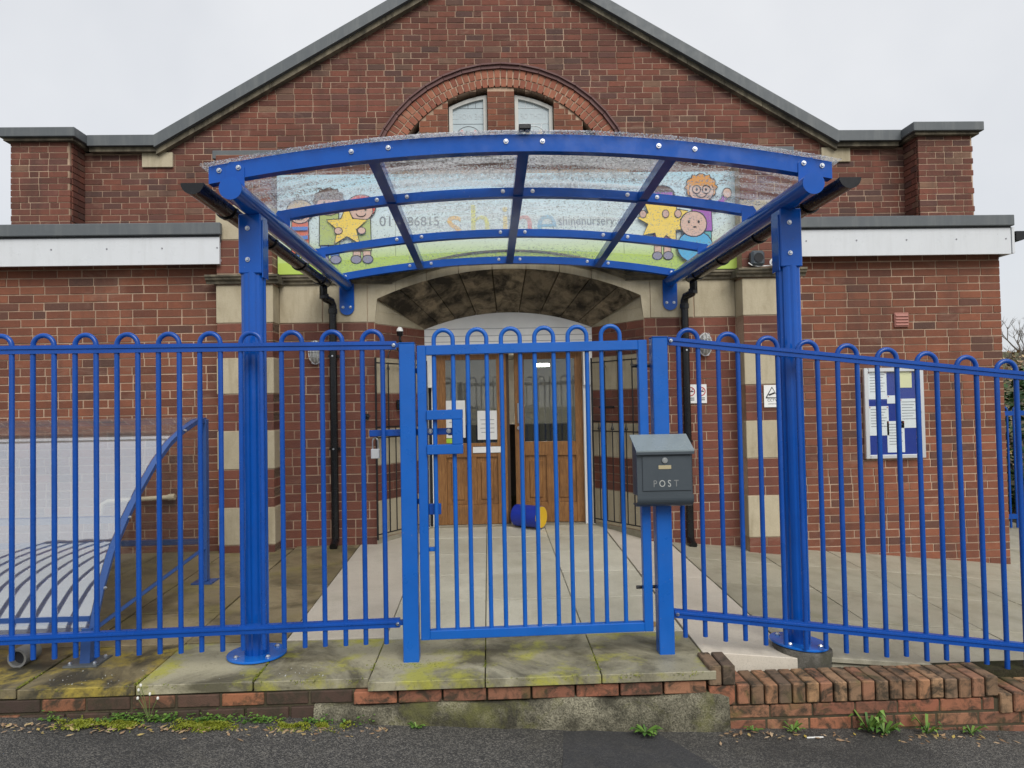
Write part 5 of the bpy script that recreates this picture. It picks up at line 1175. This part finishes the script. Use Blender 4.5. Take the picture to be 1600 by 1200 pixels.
rosette(2.27, 3.68, 7, .07, 'rightmost weed at the foot of the brick wall', 6, .6); rosette(-0.62, 3.675, 8, .055, 'small weed at the foot of the concrete plinth left of the gate', 7, .5); rosette(1.12, 3.69, 7, .05, 'tiny weed at the corner of the concrete plinth and brick wall', 8, .5)
names = ['small-leaved weed patch under the foot of the shelter', 'small-leaved weed patch below the flowering stalk', 'small-leaved weed patch left of the left canopy column', 'small-leaved weed patch in front of the left canopy column', 'small-leaved weed patch right of the left canopy column', 'small-leaved weed patch near the left end of the concrete plinth', 'thin weed patch at the far left of the wall foot']
for i, (x, r_, n) in enumerate(((-2.10, .06, 190), (-1.90, .05, 130), (-1.67, .07, 200), (-1.43, .06, 160), (-1.12, .05, 120), (-0.93, .06, 140), (-2.45, .03, 40))): clump(x, 3.715, n, r_, names[i], 20+i)
fw_ = thing('flowering_weed', 'thin dried stalk with tiny white seed heads in front of the left wall', 'weed', (-1.98, 3.72, -0.16)); rg = random.Random(8)
for k in range(5):
    dx = rg.uniform(-.06, .05); h = rg.uniform(.10, .19); st = G().tube([(-1.98, 3.72, roadz(-1.98)), (-1.98+dx*.5, 3.715, roadz(-1.98)+h*.6), (-1.98+dx, 3.71, roadz(-1.98)+h)], .0018, 4).build('stalk', 'stem_green', fw_)
    G().dome((-1.98+dx, 3.71, roadz(-1.98)+h), .007, .007, .009, 6, 3, True).build('seed_head', 'petal', st)
g = G(); rg = random.Random(12)
for _ in range(9000):
    x = rg.choice((-2.3, -2.1, -1.74, -1.70, -1.66, -1.62, -1.25, -1.05))+rg.gauss(0, .045); y = 3.668+rg.gauss(0, .026)
    if y > 3.75 or y < 3.58: continue
    z = roadz(x)+.006+.030*max(0, mnoise.noise(Vector((x*14, y*20, 0)))); a = rg.uniform(0, 6.28); s = rg.uniform(.004, .008); d = Vector((math.cos(a), math.sin(a), rg.uniform(-.3, .9)))*s; b = Vector((-math.sin(a), math.cos(a), rg.uniform(0, .8)))*s*.6; p = Vector((x, y, z)); g.add([p-d, p+b, p+d, p-b], [(0, 1, 2, 3)])
stuff(tag(g.build('moss', 'moss'), 'yellow-green moss along the road edge below the left wall', 'moss'))
g = G()
for _ in range(330):
    left = rg.random() < .72; x = rg.uniform(-2.7, -0.75) if left else rg.uniform(0.9, 2.5); y = (3.66 if left else 3.67)-abs(rg.gauss(0, .045))
    z = roadz(x)+.008; a = rg.uniform(0, 6.28); s = rg.uniform(.008, .022); d = Vector((math.cos(a), math.sin(a), rg.uniform(-.1, .3)))*s; b = Vector((-math.sin(a), math.cos(a), rg.uniform(-.1, .3)))*s*.4; p = Vector((x, y, z)); g.add([p-d, p-d*.2+b, p+d, p-d*.1-b], [(0, 1, 2, 3)])
stuff(tag(g.build('leaf_litter', 'dry_leaf'), 'dry brown leaves scattered along the foot of the wall', 'leaves'))
t = thing('litter_stick', 'white lolly stick lying on the asphalt by the brick wall', 'litter', (1.41, 3.62, -0.31)); g = G().box(1.37, 1.455, 3.615, 3.622, roadz(1.41)+.004, roadz(1.41)+.008); g.build('stick', 'white_paint', t)

pts = [(0.50, 4.30), (0.56, 4.36), (0.64, 4.34), (0.70, 4.40), (0.80, 4.42), (0.84, 4.38), (0.78, 4.33), (0.70, 4.33), (0.63, 4.29), (0.57, 4.31)]
g = G().xy([(x, y+.08) for x, y in pts], 0.0, 0.001); g.v = [(a, b, gz(a, b)+.0045+c) for a, b, c in g.v]; g.build('mud_stain', 'mud', terrace)

# raised moss in the joints of the front flags and round the left gate post, and pale grit on the left flags
g = G(); rg = random.Random(31)
def mossbit(x, y, z, s_):
    a = rg.uniform(0, 6.28); d = Vector((math.cos(a), math.sin(a), rg.uniform(-.2, .9)))*s_; b = Vector((-math.sin(a), math.cos(a), rg.uniform(0, .8)))*s_*.6; p = Vector((x, y, z)); g.add([p-d, p+b, p+d, p-b], [(0, 1, 2, 3)])
for k in range(-5, 4):
    xj = E0+0.602*k
    for _ in range(420):
        y = rg.uniform(3.77, 4.33)
        if mnoise.noise(Vector((xj*3, y*6, 2))) < -0.05: continue
        mossbit(xj+rg.gauss(0, .006), y, rg.uniform(0, .006), rg.uniform(.003, .006))
for _ in range(1500):
    x = -0.65+rg.gauss(0, .085); y = 3.95+rg.gauss(0, .035)
    if abs(x+0.672) < .045 and abs(y-4) < .045: continue
    if mnoise.noise(Vector((x*16, y*16, 5))) > -0.1: mossbit(x, y, rg.uniform(.001, .006), rg.uniform(.003, .006))
for _ in range(1100):
    x = rg.uniform(-3.2, 0.9)
    if mnoise.noise(Vector((x*7, 0, 9))) > 0.0: mossbit(x, (3.763 if x < E0 else 3.705)+rg.uniform(-.002, .012), rg.uniform(-.02, .003), rg.uniform(.003, .006))
stuff(tag(g.build('joint_moss', 'moss'), 'bright moss in the joints of the front paving flags and round the left gate post', 'moss'))
g = G()
for _ in range(130): mossbit(rg.uniform(-3.2, -0.95), 3.80+abs(rg.gauss(0, .12)), .003, rg.uniform(.002, .005))
stuff(tag(g.build('grit', 'letter_grey'), 'pale grit and petals scattered on the left front paving flags', 'grit'))
